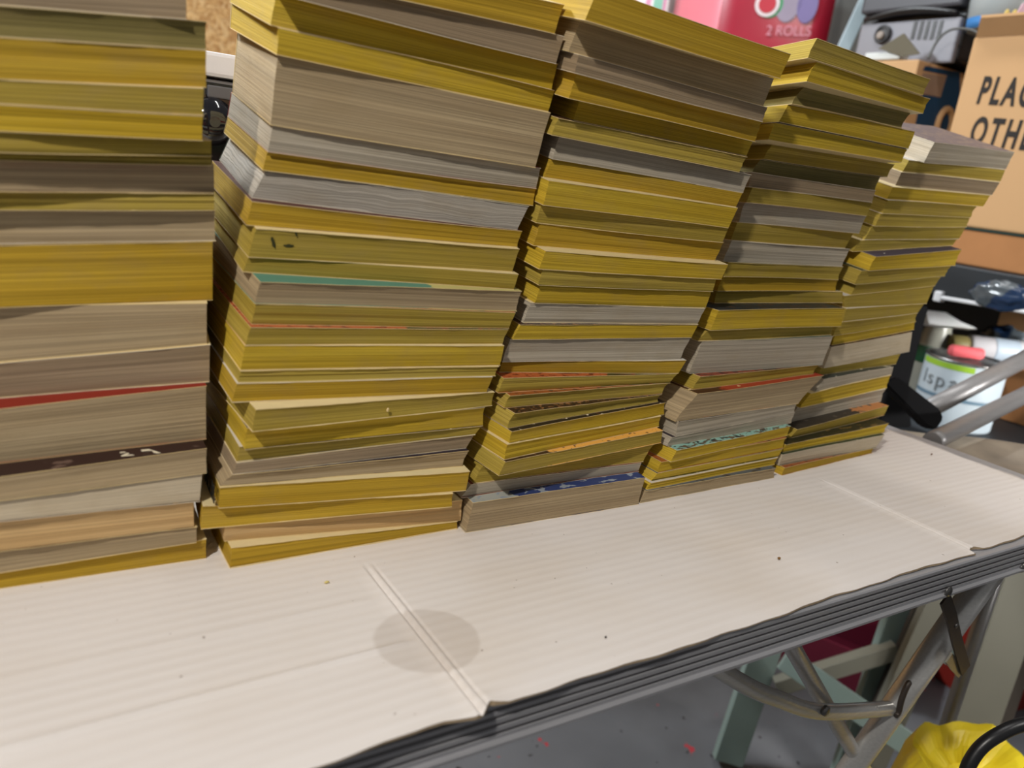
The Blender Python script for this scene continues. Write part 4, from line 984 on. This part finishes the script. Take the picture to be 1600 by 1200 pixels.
bm = bmesh.new(); tube(bm, spline([(.60, .15, .0065), (.615, .17, .12), P(1500, 1330, .645), P(1506, 1225, .645), P(1524, 1178, .645), P(1560, 1148, .645), P(1612, 1130, .65), P(1680, 1140, .655), P(1745, 1180, .63), (.97, .03, .25), (.98, .02, .0065)], 10), .0057, 20)
o = link('hose', bm, plain('black_rubber_hose', srgb(26, 26, 28), .35, 0, .5)); rebase(o, P(1560, 1148, .645)); tag(o, 'thick black hose arching over the yellow bag at the bottom right', 'hose')

# ------------------------------------------------------------------ behind the two left stacks
pz = on_y(340, 127, .70).z
t = thing('hard_case', 'glossy black hard case standing on the cardboard behind the two left stacks', 'case', (.20, .73, ZT + .001))
bm = bmesh.new(); box(bm, (.20, .735, (ZT + .003 + pz) / 2), (.20, .13, pz - ZT - .003), None, .012); link('case_body', bm, plain('glossy_black', srgb(16, 16, 20), .16, 0, .6), t)
bm = bmesh.new(); c = on_y(330, 190, .668); lathe(bm, [(.018, -.004), (.018, .004), (.012, .011), (.004, .0135)], c, Vector((0, -1, 0)), 28); link('highlight_knob', bm, plain('glossy_black_dome', srgb(20, 20, 26), .1, 0, .7), t)  # glossy knob added to give the case its round highlight
bm = bmesh.new(); c = on_y(345, 145, .668); box(bm, c, (.02, .004, .009), None, .001); link('grey_badge', bm, plain('grey_badge', srgb(96, 96, 102), .4), t)
zw = on_y(340, 84, .70).z
bm = bmesh.new(); box(bm, (.20, .735, (pz + zw) / 2 + .001), (.18, .10, zw - pz - .002), None, .003); o = link('white_box', bm, plain('white_carton', srgb(232, 230, 236), .5)); rebase(o, (.20, .735, pz + .001)); tag(o, 'flat white box lying on the black case behind the two left stacks', 'box')

# ------------------------------------------------------------------ light and camera
def aim(o, target):
    o.rotation_euler = (Vector(target) - o.location).to_track_quat('-Z', 'Y').to_euler()
def area(name, loc, target, size, power, col, sy=None):
    l = bpy.data.lights.new(name, 'AREA'); l.energy = power; l.color = col; l.size = size
    if sy: l.shape = 'RECTANGLE'; l.size_y = sy
    o = bpy.data.objects.new(name, l); C.objects.link(o); o.location = loc; aim(o, target); return o
tgt = Vector((.45, .45, ZT + .12)); kd = Vector((.67, .37, -.65)).normalized()
area('ceiling_lamp_key', tgt - kd * 1.7, tgt, .07, 16, (1, .95, .88))
area('garage_tube_light', (-.42, 1.95, 2.15), (.2, .5, ZT + .15), .5, 55, (.88, .95, 1), .10)
area('shelf_fill_light', (.75, .75, 2.45), (1.5, .9, .8), 1.3, 12, (1, .98, .96), .15)  # added fill that brightens the shelf side, not a known fixture
fl = area('compartment_fill_light', (1.62, -1.0, 1.12), (1.54, .72, .76), .6, 4.2, (1, .98, .95), .12); fl.data.spread = math.radians(46)  # added low fill reaching into the lower shelf compartment, no real fixture
fr = area('bag_fill_light', (1.30, -.75, 2.2), (1.12, .02, .3), .3, 2.6, (1, .97, .93)); fr.data.spread = math.radians(34)  # added narrow fill to brighten the yellow bag, no real fixture
w = bpy.data.worlds.new('garage_air'); bpy.context.scene.world = w; w.use_nodes = True
w.node_tree.nodes['Background'].inputs[0].default_value = (.95, .94, .94, 1); w.node_tree.nodes['Background'].inputs[1].default_value = .175

cam = bpy.data.cameras.new('camera'); co = bpy.data.objects.new('camera', cam); C.objects.link(co)
cam.sensor_width = 36; cam.lens = 36 * F_PX / 1600; cam.clip_start = .02; cam.clip_end = 50
M = Matrix((AX[0], -AX[1], -AX[2])).transposed().to_4x4(); M.translation = CAM; co.matrix_world = M
cam.dof.use_dof = True; cam.dof.focus_distance = .60; cam.dof.aperture_fstop = 6.3
sc = bpy.context.scene; sc.camera = co
sc.view_settings.view_transform = 'Standard'; sc.view_settings.look = 'None'; sc.view_settings.gamma = 1; sc.view_settings.use_curve_mapping = False
sc.view_settings.exposure = 0.0
